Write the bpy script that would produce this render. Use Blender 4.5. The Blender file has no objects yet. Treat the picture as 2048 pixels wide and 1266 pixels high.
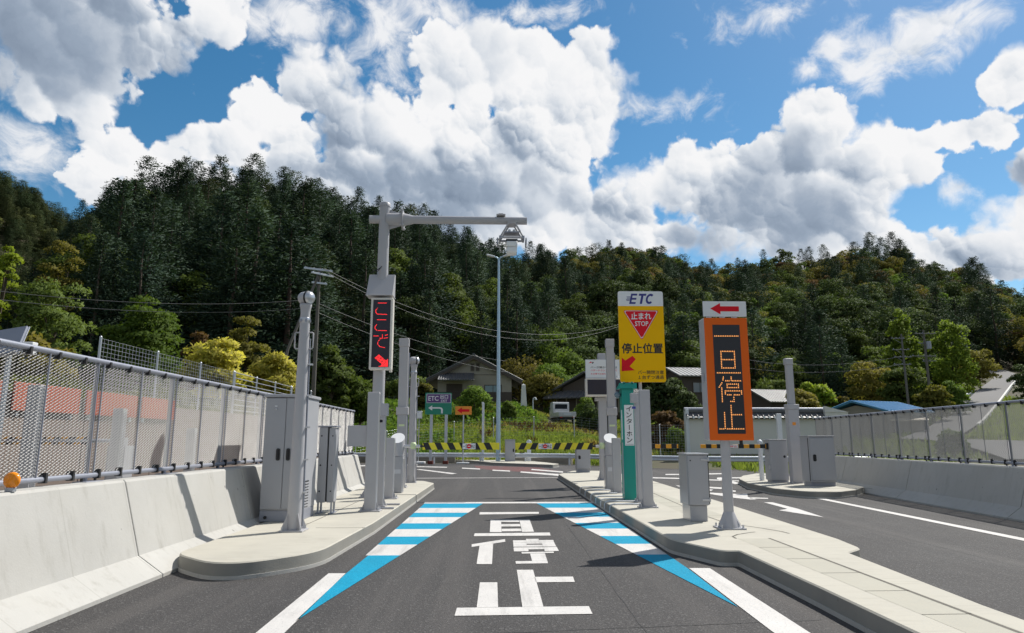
import bpy, math, random
import numpy as np
from mathutils import Vector, Matrix, noise as mnoise
S = bpy.context.scene
COL = S.collection
R = math.radians

# ------------------------------------------------------------------ camera
CAM_H = 1.2
FPX, PW, PH = 1365.33, 2048, 1266
PITCH, YAW = R(10.2137), R(1.1975)
FW = Vector((math.sin(YAW) * math.cos(PITCH), math.cos(YAW) * math.cos(PITCH), math.sin(PITCH)))
RT = Vector((math.cos(YAW), -math.sin(YAW), 0))
UP = RT.cross(FW)
CAMP = Vector((0, 0, CAM_H))
cd = bpy.data.cameras.new('camera')
cd.sensor_width = 36; cd.lens = 24; cd.clip_start = .05; cd.clip_end = 20000
cam = bpy.data.objects.new('camera', cd); COL.objects.link(cam)
cam.location = CAMP
cam.rotation_euler = Matrix((RT, UP, -FW)).transposed().to_euler()
S.camera = cam

def ray(x, y): return FW + RT * ((x - PW / 2) / FPX) - UP * ((y - PH / 2) / FPX)
def G(x, y, z=0.):                     # where the line of sight through a pixel meets the level z
    d = ray(x, y); return CAMP + d * ((z - CAM_H) / d.z)
def D(x, y, Y):                        # ... and the depth Y
    d = ray(x, y); return CAMP + d * (Y / d.y)
def azel(x, y):
    d = ray(x, y); return math.degrees(math.atan2(d.x, d.y)), math.degrees(math.atan2(d.z, math.hypot(d.x, d.y)))

# ------------------------------------------------------------------ node helper
class NT:
    def __init__(s, tree): s.t = tree; s.l = tree.links
    def n(s, typ, ins=None, **kw):
        nd = s.t.nodes.new(typ)
        for k, v in kw.items(): setattr(nd, k, v)
        for k, v in (ins or {}).items(): s.put(nd.inputs[k], v)
        return nd
    def put(s, sock, v):
        if isinstance(v, bpy.types.NodeSocket): s.l.new(v, sock)
        else: sock.default_value = v
    def m(s, op, a, b=None, c=None, clamp=False):
        nd = s.t.nodes.new('ShaderNodeMath'); nd.operation = op; nd.use_clamp = clamp
        for i, v in enumerate((a, b, c)):
            if v is not None: s.put(nd.inputs[i], v)
        return nd.outputs[0]
    def v(s, op, a, b=None, c=None, out=0):
        nd = s.t.nodes.new('ShaderNodeVectorMath'); nd.operation = op
        for i, x in enumerate((a, b, c)):
            if x is not None: s.put(nd.inputs[i], x)
        return nd.outputs[out]
    def mix(s, f, a, b, typ='MIX'):
        nd = s.t.nodes.new('ShaderNodeMix'); nd.data_type = 'RGBA'; nd.blend_type = typ
        s.put(nd.inputs[0], f)
        for i, x in ((6, a), (7, b)):
            if not isinstance(x, bpy.types.NodeSocket): x = tuple(x) + (1,) if len(x) == 3 else x
            s.put(nd.inputs[i], x)
        return nd.outputs[2]
    def ramp(s, f, lo, hi, smooth=True):
        nd = s.t.nodes.new('ShaderNodeMapRange'); nd.interpolation_type = 'SMOOTHSTEP' if smooth else 'LINEAR'
        s.put(nd.inputs[0], f); s.put(nd.inputs[1], lo); s.put(nd.inputs[2], hi)
        return nd.outputs[0]

# ------------------------------------------------------------------ sky with cumulus clouds
SUN_EL, SUN_AZ = R(50.3), R(49.0)       # azimuth from +Y towards +X
# cumulus bodies: centre and half-axes (pixels of the view ahead), weight
BODY = [(90, 40, 420, 230, 1.0), (320, 80, 160, 140, .8), (120, 180, 240, 85, .7), (430, 20, 90, 120, .7),
        (640, 190, 150, 140, 1), (560, 225, 120, 100, .9), (430, 295, 170, 80, .8), (310, 330, 230, 100, .8), (190, 380, 150, 80, .6),
        (960, 150, 190, 150, 1), (900, 160, 130, 130, 1), (960, 95, 110, 95, .9), (1060, 100, 110, 90, .9), (1130, 150, 160, 120, 1),
        (1190, 200, 120, 140, 1), (1130, 260, 170, 140, 1), (720, 270, 240, 170, 1), (860, 300, 330, 190, 1), (1050, 310, 230, 170, 1), (950, 420, 420, 140, 1), (700, 400, 400, 150, 1),
        (1340, 360, 180, 110, .9), (1220, 440, 200, 110, .9), (1450, 390, 200, 120, .9), (1540, 430, 240, 130, .9), (1300, 480, 300, 90, .8),
        (1650, 250, 130, 110, 1), (1750, 290, 150, 110, .9), (1640, 350, 240, 140, 1), (1740, 340, 220, 110, .9), (1850, 275, 90, 52, .7), (1640, 470, 240, 100, .9),
        (2040, 150, 90, 100, .9), (2005, 265, 95, 80, .8), (2070, 330, 110, 90, .85), (1920, 270, 80, 60, .7),
        (1790, 495, 140, 60, .85), (1900, 535, 210, 95, 1), (2010, 515, 170, 95, .95), (2060, 430, 110, 75, .8)]
WISP = [(560, 25, 110, 80, .5), (620, 60, 70, 50, .4), (690, 55, 50, 60, .42), (790, 70, 120, 110, .5), (860, 20, 90, 60, .5), (1090, 28, 130, 26, .42),
        (1720, 140, 90, 60, .5), (1790, 95, 110, 75, .62), (1870, 55, 120, 70, .62), (1955, 25, 90, 45, .5), (1625, 135, 50, 32, .42), (1670, 90, 50, 60, .45),
        (60, 300, 180, 60, .42), (130, 320, 90, 60, .4), (1340, 215, 110, 30, .2), (1900, 385, 40, 40, .4), (1560, 20, 110, 35, .2)]
SHADE = [(870, 400, 330, 120, 1), (640, 330, 110, 130, .8), (1000, 300, 90, 90, .4), (1560, 420, 230, 130, 1), (1580, 300, 90, 80, .5), (90, 70, 430, 170, 1.25), (2010, 350, 100, 70, .8),
         (1250, 430, 120, 60, .5), (1420, 470, 140, 50, .7), (700, 230, 90, 60, .35), (1930, 560, 200, 60, .5)]

def ell(lst):
    out = []
    for x, y, rx, ry, w in lst:
        a, e = azel(x, y)
        ax = (azel(x + rx, y)[0] - azel(x - rx, y)[0]) / 2; ey = (azel(x, y - ry)[1] - azel(x, y + ry)[1]) / 2
        out.append((a / 10, e / 10, ax / 10, ey / 10, w))
    return out

def blob_field(b, q, lst, k=.12):
    acc = None
    for a, e, ra, re_, w in ell(lst):
        d = b.v('MULTIPLY_ADD', q, (1 / ra, 1 / re_, 0), (-a / ra, -e / re_, 0))
        ln = b.v('LENGTH', d, out=1)
        v = b.m('MULTIPLY_ADD', ln, -w, w)
        acc = v if acc is None else b.m('SMOOTH_MAX', acc, v, k)
    return b.m('MAXIMUM', acc, -1.)

def build_sky():
    w = bpy.data.worlds.new('World'); S.world = w; w.use_nodes = True
    w.node_tree.nodes.clear()
    b = NT(w.node_tree)
    sky = b.n('ShaderNodeTexSky', sky_type='NISHITA', sun_disc=False, sun_elevation=SUN_EL, sun_rotation=SUN_AZ,
              altitude=300, air_density=1.0, dust_density=.4, ozone_density=1.4)
    hs = b.n('ShaderNodeHueSaturation', {'Hue': .489, 'Saturation': 1.34, 'Value': 1., 'Color': sky.outputs[0]})
    tc = b.n('ShaderNodeTexCoord')
    xyz = b.n('ShaderNodeSeparateXYZ', {0: tc.outputs['Generated']})
    az = b.m('MULTIPLY', b.m('ARCTAN2', xyz.outputs[0], xyz.outputs[1]), 5.72958)
    el = b.m('MULTIPLY', b.m('ARCSINE', xyz.outputs[2]), 5.72958)
    q = b.n('ShaderNodeCombineXYZ', {0: az, 1: el}).outputs[0]
    # warp, so that nothing keeps a geometric outline
    wz = b.n('ShaderNodeTexNoise', {'Vector': q, 'Scale': 2.4, 'Detail': 3., 'Roughness': .55})
    q2 = b.v('MULTIPLY_ADD', wz.outputs['Color'], (.19, .15, 0), b.v('SUBTRACT', q, (.095, .075, 0)))
    w2 = b.n('ShaderNodeTexNoise', {'Vector': q, 'Scale': 9., 'Detail': 4., 'Roughness': .6})
    q3 = b.v('MULTIPLY_ADD', w2.outputs['Color'], (.11, .11, 0), b.v('SUBTRACT', q2, (.055, .055, 0)))
    Mb = blob_field(b, q2, BODY)
    sp = b.n('ShaderNodeSeparateXYZ', {0: q})
    away = b.m('MAXIMUM', b.ramp(b.m('ABSOLUTE', sp.outputs[0]), 4.3, 5.6), b.ramp(sp.outputs[1], 3.9, 4.8))  # mask of the sky outside the view
    cov = b.n('ShaderNodeTexNoise', {'Vector': q2, 'Scale': .55, 'Detail': 2., 'Roughness': .5})
    Mb = b.m('MAXIMUM', Mb, b.m('MULTIPLY_ADD', b.m('SUBTRACT', cov.outputs['Fac'], .40), 3.2, b.m('MULTIPLY_ADD', away, 2., -2.)))  # clouds added out of view, to make the ambient light more neutral
    # billows: rounded heads of four sizes, each lit from the sun's side
    sfn = b.n('ShaderNodeTexNoise', {'Vector': b.v('ADD', q, (3.3, 1.7, 0)), 'Scale': 1.3, 'Detail': 3.}).outputs['Fac']
    SUN2 = (.62, .78, 0)
    d = b.m('SUBTRACT', Mb, .26); light = None
    for i, (sc, wd, wl, qq) in enumerate(((1.5, .30, .34, q2), (3.3, .24, .34, q3), (7.5, .11, .17, q3), (17., .06, .07, q3))):
        vo = b.n('ShaderNodeTexVoronoi', {'Vector': b.v('ADD', qq, (.37 * i, .71 * i, 0)), 'Scale': sc, 'Randomness': .95, 'Smoothness': (.5, .42, .4, .4)[i]}, feature='SMOOTH_F1', voronoi_dimensions='2D')
        off = b.v('SUBTRACT', b.v('ADD', qq, (.37 * i, .71 * i, 0)), vo.outputs['Position'])
        dt = b.v('DOT_PRODUCT', off, tuple(x * sc for x in SUN2), out=1)
        d = b.m('MULTIPLY_ADD', b.m('SUBTRACT', .42, vo.outputs['Distance']), wd * 1.6, d)
        t = b.m('MULTIPLY', dt, wl if i < 2 else b.m('MULTIPLY', b.ramp(sfn, .38, .62), wl))
        light = t if light is None else b.m('ADD', light, t)
    fb = b.n('ShaderNodeTexNoise', {'Vector': q3, 'Scale': 14., 'Detail': 5., 'Roughness': .62})
    f1 = b.m('SUBTRACT', fb.outputs['Fac'], .5)
    d = b.m('MULTIPLY_ADD', f1, .16, d)
    # crisp heads, torn and soft elsewhere
    sf = b.n('ShaderNodeTexNoise', {'Vector': q, 'Scale': 1.1, 'Detail': 2.})
    soft = b.m('MULTIPLY_ADD', b.ramp(sf.outputs['Fac'], .42, .68), .34, .085)
    a_body = b.ramp(b.m('DIVIDE', d, soft), 0., 1.)
    # thin torn clouds
    wn = b.n('ShaderNodeTexNoise', {'Vector': b.v('MULTIPLY', q, (1, 1.25, 1)), 'Scale': 3.2, 'Detail': 8., 'Roughness': .62, 'Distortion': .5})
    wf = b.m('SUBTRACT', wn.outputs['Fac'], .46)
    dw = b.m('MULTIPLY_ADD', wf, 1.7, blob_field(b, q, WISP))
    a_w = b.m('MULTIPLY', b.ramp(dw, .0, .62), .92)
    alpha = b.m('MAXIMUM', a_body, a_w, clamp=True)
    # thick bases are blue grey
    qz = b.v('MULTIPLY_ADD', wz.outputs['Color'], (.55, .55, 0), b.v('SUBTRACT', q, (.275, .275, 0)))
    sh = b.m('MULTIPLY_ADD', light, -.5, blob_field(b, qz, SHADE, .3))
    base = b.ramp(sh, -.22, .62)
    lit = b.m('MULTIPLY_ADD', light, b.m('MULTIPLY_ADD', base, -.35, .95), .86)
    lit = b.m('MULTIPLY_ADD', f1, .16, lit)
    lit = b.m('SUBTRACT', lit, b.m('MULTIPLY', base, .57))
    lit = b.m('SUBTRACT', lit, b.m('MULTIPLY', away, .50))          # darkens the added unseen clouds, to lower the ambient light
    lit = b.m('MULTIPLY_ADD', b.m('SUBTRACT', 1., b.ramp(d, 0., .5)), .14, lit, clamp=True)
    cr = b.n('ShaderNodeValToRGB', {0: lit})
    e = cr.color_ramp.elements
    e[0].position = 0; e[0].color = (.19, .25, .345, 1)
    e[1].position = 1; e[1].color = (1.0, 1.0, 1.01, 1)
    for p, c in ((.3, (.35, .425, .535, 1)), (.6, (.68, .735, .81, 1)), (.82, (.90, .92, .95, 1))):
        x = e.new(p); x.color = c
    bg1 = b.n('ShaderNodeBackground', {'Color': hs.outputs[0], 'Strength': SKY_STR})
    bg2 = b.n('ShaderNodeBackground', {'Color': b.mix(away, cr.outputs[0], b.mix(1., cr.outputs[0], (1.32, 1.12, .90), 'MULTIPLY')), 'Strength': CLOUD_STR})  # added unseen clouds tinted warm, so that shaded sides turn less blue
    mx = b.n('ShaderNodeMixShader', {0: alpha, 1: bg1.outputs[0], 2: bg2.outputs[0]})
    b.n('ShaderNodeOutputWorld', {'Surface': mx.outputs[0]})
    w.cycles.sampling_method = 'MANUAL'; w.cycles.sample_map_resolution = 256
SKY_STR, CLOUD_STR = .100, .84
build_sky()

sd = bpy.data.lights.new('sun', 'SUN'); sd.energy = 4.8; sd.angle = R(.53); sd.color = (1, .96, .885)
sun = bpy.data.objects.new('sun', sd); COL.objects.link(sun)
sv = Vector((math.cos(SUN_EL) * math.sin(SUN_AZ), math.cos(SUN_EL) * math.cos(SUN_AZ), math.sin(SUN_EL)))
sun.rotation_euler = sv.to_track_quat('Z', 'Y').to_euler(); sun.location = sv * 60
vs = S.view_settings
vs.view_transform = 'Standard'; vs.look = 'None'; vs.exposure = .14; vs.gamma = 1; vs.use_curve_mapping = False
S.render.use_motion_blur = False
S.cycles.use_denoising = True
S.cycles.max_bounces = 6; S.cycles.diffuse_bounces = 3; S.cycles.glossy_bounces = 3; S.cycles.transparent_max_bounces = 8

# ------------------------------------------------------------------ materials
M = {}
def mat(name, color, rough=.6, metal=0., var=.12, scale=6., bump=0., bscale=60., spec=.5, extra=None, dirt=0., dscale=1.5, dcol=(.25, .23, .2), coord='Object', stretch=(1, 1, 1)):
    m = bpy.data.materials.new(name); m.use_nodes = True
    t = m.node_tree; t.nodes.clear(); b = NT(t)
    tc = b.n('ShaderNodeTexCoord')
    co = tc.outputs[coord] if coord != 'World' else b.n('ShaderNodeNewGeometry').outputs['Position']
    if stretch != (1, 1, 1): co2 = b.v('MULTIPLY', co, stretch)
    else: co2 = co
    nz = b.n('ShaderNodeTexNoise', {'Vector': co2, 'Scale': scale, 'Detail': 5., 'Roughness': .6})
    f = b.m('MULTIPLY_ADD', b.m('SUBTRACT', nz.outputs['Fac'], .5), 2 * var, 1.)
    c = b.v('SCALE', tuple(color[:3]), None); c.node.inputs[3].default_value = 1; b.l.new(f, c.node.inputs[3])
    if dirt:
        dn = b.n('ShaderNodeTexNoise', {'Vector': co2, 'Scale': dscale, 'Detail': 8., 'Roughness': .7})
        c = b.mix(b.m('MULTIPLY', b.ramp(dn.outputs['Fac'], .5, .75), dirt), c, dcol)
    p = b.n('ShaderNodeBsdfPrincipled', {'Roughness': rough, 'Metallic': metal, 'Specular IOR Level': spec})
    rn = b.m('MULTIPLY_ADD', b.m('SUBTRACT', nz.outputs['Fac'], .5), .25, rough, clamp=True)
    b.put(p.inputs['Roughness'], rn)
    if extra: c = extra(b, c, co, p) or c
    b.put(p.inputs['Base Color'], c)
    if bump:
        bn = b.n('ShaderNodeTexNoise', {'Vector': co, 'Scale': bscale, 'Detail': 4., 'Roughness': .65})
        bp = b.n('ShaderNodeBump', {'Strength': bump, 'Distance': .01, 'Height': bn.outputs['Fac']})
        b.l.new(bp.outputs[0], p.inputs['Normal'])
    b.n('ShaderNodeOutputMaterial', {'Surface': p.outputs[0]})
    M[name] = m; return m

def ex_asphalt(b, c, co, p):
    v = b.n('ShaderNodeTexVoronoi', {'Vector': co, 'Scale': 95.})
    g = b.n('ShaderNodeTexNoise', {'Vector': co, 'Scale': 45., 'Detail': 3., 'Roughness': .8})
    k = b.m('MULTIPLY_ADD', b.m('SUBTRACT', g.outputs['Fac'], .5), 2.2, 1., clamp=False)
    c = b.v('SCALE', c, None); b.put(c.node.inputs[3], b.m('MAXIMUM', k, .25))
    st = b.m('GREATER_THAN', b.n('ShaderNodeSeparateXYZ', {0: v.outputs['Color']}).outputs[0], .93)
    c = b.mix(b.m('MULTIPLY', st, .55), c, (.17, .165, .16))
    # long faint streaks where tyres roll and paver joints
    w = b.n('ShaderNodeTexNoise', {'Vector': b.v('MULTIPLY', co, (1.6, .06, 1)), 'Scale': 1.5, 'Detail': 6., 'Roughness': .6})
    c = b.mix(b.m('MULTIPLY', b.ramp(w.outputs['Fac'], .45, .7), .5), c, (.10, .092, .088))
    ol = b.n('ShaderNodeTexNoise', {'Vector': co, 'Scale': 1.1, 'Detail': 7., 'Roughness': .7})
    c = b.mix(b.m('MULTIPLY', b.ramp(ol.outputs['Fac'], .60, .72), .45), c, (.035, .033, .032))
    bp = b.n('ShaderNodeBump', {'Strength': .55, 'Distance': .012, 'Height': b.m('ADD', g.outputs['Fac'], b.m('MULTIPLY', v.outputs['Distance'], .6))})
    b.l.new(bp.outputs[0], p.inputs['Normal'])
    return c
mat('asphalt', (.051, .048, .048), .82, var=.3, scale=.9, extra=ex_asphalt, coord='World', spec=.4)
mat('seam_tar', (.026, .025, .025), .6, var=.3, scale=4, coord='World')
mat('asphalt_red', (.13, .05, .05), .85, var=.2, scale=.9, extra=ex_asphalt, coord='World', spec=.4)
mat('asphalt_old', (.17, .165, .165), .9, var=.2, scale=.6, bump=.3, coord='World', dirt=.3)

def ex_paint(b, c, co, p):
    g = b.n('ShaderNodeTexNoise', {'Vector': co, 'Scale': 60., 'Detail': 4., 'Roughness': .75})
    c = b.mix(b.m('MULTIPLY', b.ramp(g.outputs['Fac'], .56, .68), .6), c, (.14, .14, .14))
    tr = b.n('ShaderNodeTexNoise', {'Vector': b.v('MULTIPLY', co, (4., .35, 1)), 'Scale': 1.6, 'Detail': 7., 'Roughness': .7})
    c = b.mix(b.m('MULTIPLY', b.ramp(tr.outputs['Fac'], .48, .72), .42), c, (.22, .21, .2))
    bp = b.n('ShaderNodeBump', {'Strength': .4, 'Distance': .008, 'Height': g.outputs['Fac']})
    b.l.new(bp.outputs[0], p.inputs['Normal'])
    return c
mat('paint_white', (.60, .58, .56), .7, var=.14, scale=3., extra=ex_paint, coord='World', dirt=.15, dscale=.8, dcol=(.5, .46, .4))
def ex_paint_blue(b, c, co, p):
    g = b.n('ShaderNodeTexNoise', {'Vector': co, 'Scale': 70., 'Detail': 4., 'Roughness': .75})
    c = b.mix(b.m('MULTIPLY', b.ramp(g.outputs['Fac'], .54, .66), .6), c, (.02, .07, .10))
    c = b.mix(b.m('MULTIPLY', b.ramp(g.outputs['Fac'], .46, .36), .35), c, (.10, .50, .66))
    return c
mat('paint_blue', (.004, .27, .44), .8, var=.2, scale=3., spec=.15, extra=ex_paint_blue, coord='World')

def ex_concrete(b, c, co, p):
    st = b.n('ShaderNodeTexNoise', {'Vector': b.v('MULTIPLY', co, (5., 5., .55)), 'Scale': 1.6, 'Detail': 7., 'Roughness': .68})
    c = b.mix(b.m('MULTIPLY', b.ramp(st.outputs['Fac'], .50, .76), .45), c, (.27, .255, .22))
    s2 = b.n('ShaderNodeTexNoise', {'Vector': b.v('MULTIPLY', co, (9., 9., .9)), 'Scale': 2.2, 'Detail': 6., 'Roughness': .7})
    c = b.mix(b.m('MULTIPLY', b.ramp(s2.outputs['Fac'], .62, .74), .22), c, (.16, .15, .13))
    v = b.n('ShaderNodeTexVoronoi', {'Vector': co, 'Scale': 5.})
    pin = b.m('LESS_THAN', v.outputs['Distance'], .05)
    c = b.mix(b.m('MULTIPLY', pin, .6), c, (.16, .15, .14))
    return c
def ex_barrier(b, c, co, p):
    c = ex_concrete(b, c, co, p)
    y = b.n('ShaderNodeSeparateXYZ', {0: co}).outputs[1]
    fr = b.m('FRACT', b.m('DIVIDE', y, .91)); seam = b.m('LESS_THAN', fr, .012)
    c = b.mix(b.m('MULTIPLY', seam, .4), c, (.3, .29, .26))
    v = b.n('ShaderNodeTexVoronoi', {'Vector': b.v('MULTIPLY', co, (1, 1, .75)), 'Scale': 3.1})
    hole = b.m('LESS_THAN', v.outputs['Distance'], .055)
    c = b.mix(b.m('MULTIPLY', hole, .75), c, (.13, .125, .12))
    bl = b.n('ShaderNodeTexNoise', {'Vector': co, 'Scale': .8, 'Detail': 6., 'Roughness': .65})
    return b.mix(b.m('MULTIPLY', b.ramp(bl.outputs['Fac'], .42, .68), .4), c, (.40, .385, .35))
mat('concrete_wall', (.46, .45, .425), .85, var=.16, scale=1.3, bump=.18, bscale=45, extra=ex_barrier, coord='World')
mat('concrete_light', (.66, .65, .62), .85, var=.1, scale=2., bump=.15, bscale=45, coord='World', dirt=.15)
def ex_top(b, c, co, p):
    n = b.n('ShaderNodeTexNoise', {'Vector': b.v('MULTIPLY', co, (1., 7., 1.)), 'Scale': 2.6, 'Detail': 6., 'Roughness': .65})
    c = b.mix(b.m('MULTIPLY', b.ramp(n.outputs['Fac'], .5, .72), .4), c, (.37, .345, .29))
    s = b.n('ShaderNodeTexNoise', {'Vector': co, 'Scale': 7., 'Detail': 5., 'Roughness': .7})
    return b.mix(b.m('MULTIPLY', b.ramp(s.outputs['Fac'], .66, .74), .5), c, (.22, .205, .18))
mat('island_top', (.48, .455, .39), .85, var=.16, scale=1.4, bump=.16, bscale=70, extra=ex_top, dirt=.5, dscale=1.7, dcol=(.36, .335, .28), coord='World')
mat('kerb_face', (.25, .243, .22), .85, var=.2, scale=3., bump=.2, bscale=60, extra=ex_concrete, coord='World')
mat('trench_lid', (.43, .41, .345), .85, var=.16, scale=2.5, bump=.2, bscale=60, dirt=.3, coord='World', dcol=(.40, .36, .29))
mat('joint_dark', (.13, .12, .10), .9, coord='World')
mat('retaining', (.20, .155, .13), .9, var=.3, scale=1.2, bump=.3, bscale=20, extra=ex_concrete, coord='World')
mat('stone_old', (.24, .22, .19), .9, var=.4, scale=2.5, bump=.5, bscale=12, coord='World')

mat('steel_paint', (.43, .425, .445), .42, metal=.0, var=.06, scale=4, dirt=.12, dscale=3, dcol=(.34, .34, .37))
mat('cabinet_grey', (.37, .375, .40), .45, var=.05, scale=5, dirt=.1, dscale=4, dcol=(.3, .3, .33), bump=.03, bscale=200)
mat('cabinet_steel', (.55, .56, .59), .32, metal=.75, var=.08, scale=3)
mat('galv', (.52, .54, .58), .42, metal=.7, var=.18, scale=14)
mat('galv_blue', (.42, .55, .66), .4, metal=.55, var=.1, scale=6)
mat('mesh_steel', (.36, .355, .35), .5, metal=.2, var=.1, scale=6)
mat('rail_grey', (.30, .315, .37), .45, metal=.3, var=.1, scale=5)
mat('rail_white', (.62, .65, .69), .45, metal=.2, var=.1, scale=3)
mat('black', (.012, .012, .014), .4, var=.1)
mat('black_gloss', (.02, .02, .025), .12, var=.1)
mat('rubber', (.025, .025, .027), .8)
mat('white_enamel', (.78, .79, .80), .35, var=.04, dirt=.06, dscale=3, dcol=(.6, .6, .58))
mat('led_frame', (.70, .66, .60), .45, var=.05)
mat('led_panel', (.018, .014, .028), .35, var=.3, scale=40)
mat('led_panel_amber', (.022, .02, .026), .4, var=.3, scale=40)
mat('orange_sign', (.82, .145, .02), .6, var=.05, scale=3, spec=.12)
mat('orange_lens', (.95, .30, .01), .18, var=.2, scale=25)
mat('yellow_sign', (.92, .50, .004), .6, var=.03, spec=.12)
mat('sign_red', (.74, .016, .03), .6, var=.03, spec=.12)
mat('sign_navy', (.035, .035, .22), .4, var=.02)
mat('sign_black', (.02, .018, .018), .5, var=.02)
mat('sign_green', (.012, .235, .15), .4, var=.04)
mat('sign_purple', (.11, .045, .19), .4, var=.04)
mat('sign_orange', (.85, .30, .03), .45, var=.04)
mat('teal', (.0, .27, .22), .4, var=.06, dirt=.1, dcol=(.02, .2, .17))
mat('bar_yellow', (.80, .68, .03), .45, var=.06)
mat('bar_orange', (.80, .36, .02), .45, var=.06)
mat('clamp_lime', (.62, .72, .42), .45)
mat('blue_small', (.05, .06, .35), .5)
mat('weight_brown', (.14, .03, .02), .8)
mat('hoarding_orange', (.40, .105, .06), .6, var=.12, scale=2, dirt=.2, dcol=(.5, .12, .08))

mat('plaster', (.32, .29, .245), .9, var=.08, scale=2, bump=.1, dirt=.15, dcol=(.36, .32, .27))
mat('plaster_white', (.66, .65, .62), .9, var=.06, scale=1.2, dirt=.2, dscale=.8, dcol=(.5, .49, .46))
mat('wood_dark', (.075, .058, .048), .8, var=.3, scale=6, stretch=(6, 6, .6))
mat('wood_pole', (.13, .12, .11), .9, var=.25, scale=8, stretch=(5, 5, .4))
mat('glass_dark', (.10, .16, .20), .08, var=.1, spec=.8)
mat('wire', (.16, .16, .17), .6)
mat('glass_black', (.015, .018, .022), .5, spec=.08)
mat('roof_tile', (.095, .095, .10), .5, var=.25, scale=5)
mat('roof_slate', (.12, .115, .115), .7, var=.25, scale=5)
mat('roof_blue', (.10, .32, .56), .4, var=.08, scale=3)
mat('roof_corr', (.30, .295, .29), .5, metal=.3, var=.2, scale=2, dirt=.4, dcol=(.2, .17, .14))
mat('roof_pale', (.72, .62, .48), .6, var=.1)
mat('truck_white', (.52, .53, .55), .3, var=.04)
mat('lamp_lens', (.85, .86, .88), .2)
mat('tail_red', (.5, .02, .02), .25)

def emit(name, col, s):
    m = bpy.data.materials.new(name); m.use_nodes = True; m.node_tree.nodes.clear(); b = NT(m.node_tree)
    e = b.n('ShaderNodeEmission', {'Color': tuple(col) + (1,), 'Strength': s})
    b.n('ShaderNodeOutputMaterial', {'Surface': e.outputs[0]}); M[name] = m
emit('led_red', (1., .035, .04), 1.7)
emit('led_amber', (1., .40, .12), 1.25)

def leaf(name, c1, c2, c3=None, trans=.35, rough=.6, objvar=.3):
    """foliage: every leaf and every plant its own tone"""
    m = bpy.data.materials.new(name); m.use_nodes = True; m.node_tree.nodes.clear(); b = NT(m.node_tree)
    ge = b.n('ShaderNodeNewGeometry'); oi = b.n('ShaderNodeObjectInfo')
    c = b.mix(ge.outputs['Random Per Island'], c1, c2)
    if c3: c = b.mix(b.ramp(oi.outputs['Random'], .3, 1., False), c, b.mix(.55, c, c3))
    k = b.m('MULTIPLY_ADD', b.m('FRACT', b.m('MULTIPLY', oi.outputs['Random'], 7.31)), 2 * objvar, 1 - objvar)
    c = b.v('SCALE', c, None); b.put(c.node.inputs[3], k)
    d = b.n('ShaderNodeBsdfPrincipled', {'Base Color': c, 'Roughness': .75, 'Specular IOR Level': .12})
    tr = b.n('ShaderNodeBsdfTranslucent', {'Color': b.mix(1., c, (1.1, 1.15, .6), 'MULTIPLY')})
    mx = b.n('ShaderNodeMixShader', {0: trans, 1: d.outputs[0], 2: tr.outputs[0]})
    b.n('ShaderNodeOutputMaterial', {'Surface': mx.outputs[0]}); M[name] = m
leaf('needles', (.025, .048, .033), (.042, .068, .042), (.055, .085, .05), .2)
leaf('needles_blue', (.024, .048, .036), (.040, .068, .046), (.06, .085, .045), .2)
leaf('pine', (.027, .047, .022), (.048, .070, .030), (.085, .085, .03), .2)
leaf('leaf_mid', (.085, .125, .03), (.14, .18, .045), (.11, .15, .045), .35)
leaf('leaf_dark', (.045, .072, .028), (.078, .108, .036), (.07, .10, .04), .28)
leaf('leaf_green', (.085, .145, .028), (.15, .22, .04), (.13, .17, .035), .38)
leaf('leaf_poplar', (.13, .19, .03), (.24, .31, .05), None, .42, objvar=.1)
leaf('leaf_lime', (.20, .28, .03), (.32, .38, .05), None, .45, objvar=.1)
leaf('leaf_gold', (.38, .36, .075), (.70, .61, .15), None, .5, objvar=.1)
leaf('leaf_olive', (.13, .135, .03), (.22, .205, .05), (.2, .14, .04), .38)
leaf('leaf_rust', (.12, .075, .038), (.18, .11, .05), None, .3)
leaf('leaf_far', (.13, .145, .05), (.19, .20, .065), (.10, .13, .05), .3, objvar=.25)
leaf('grass', (.19, .25, .055), (.31, .37, .09), None, .42, objvar=.05)
leaf('grass_dry', (.33, .30, .09), (.48, .40, .14), None, .42, objvar=.05)
leaf('ivy', (.10, .18, .035), (.20, .30, .06), None, .38, objvar=.05)
leaf('undergrowth', (.10, .12, .03), (.20, .20, .05), None, .38, objvar=.05)
mat('bark', (.085, .065, .05), .95, var=.3, scale=8, stretch=(4, 4, .5))
mat('bark_red', (.07, .045, .035), .95, var=.3, scale=8, stretch=(4, 4, .5))
def ex_ground(b, c, co, p):
    n = b.n('ShaderNodeTexNoise', {'Vector': co, 'Scale': .35, 'Detail': 8., 'Roughness': .7})
    c = b.mix(b.ramp(n.outputs['Fac'], .4, .65), c, (.06, .075, .02))
    return c
mat('earth', (.075, .062, .038), .95, var=.35, scale=.8, bump=.5, bscale=5, extra=ex_ground, coord='World')

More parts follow.
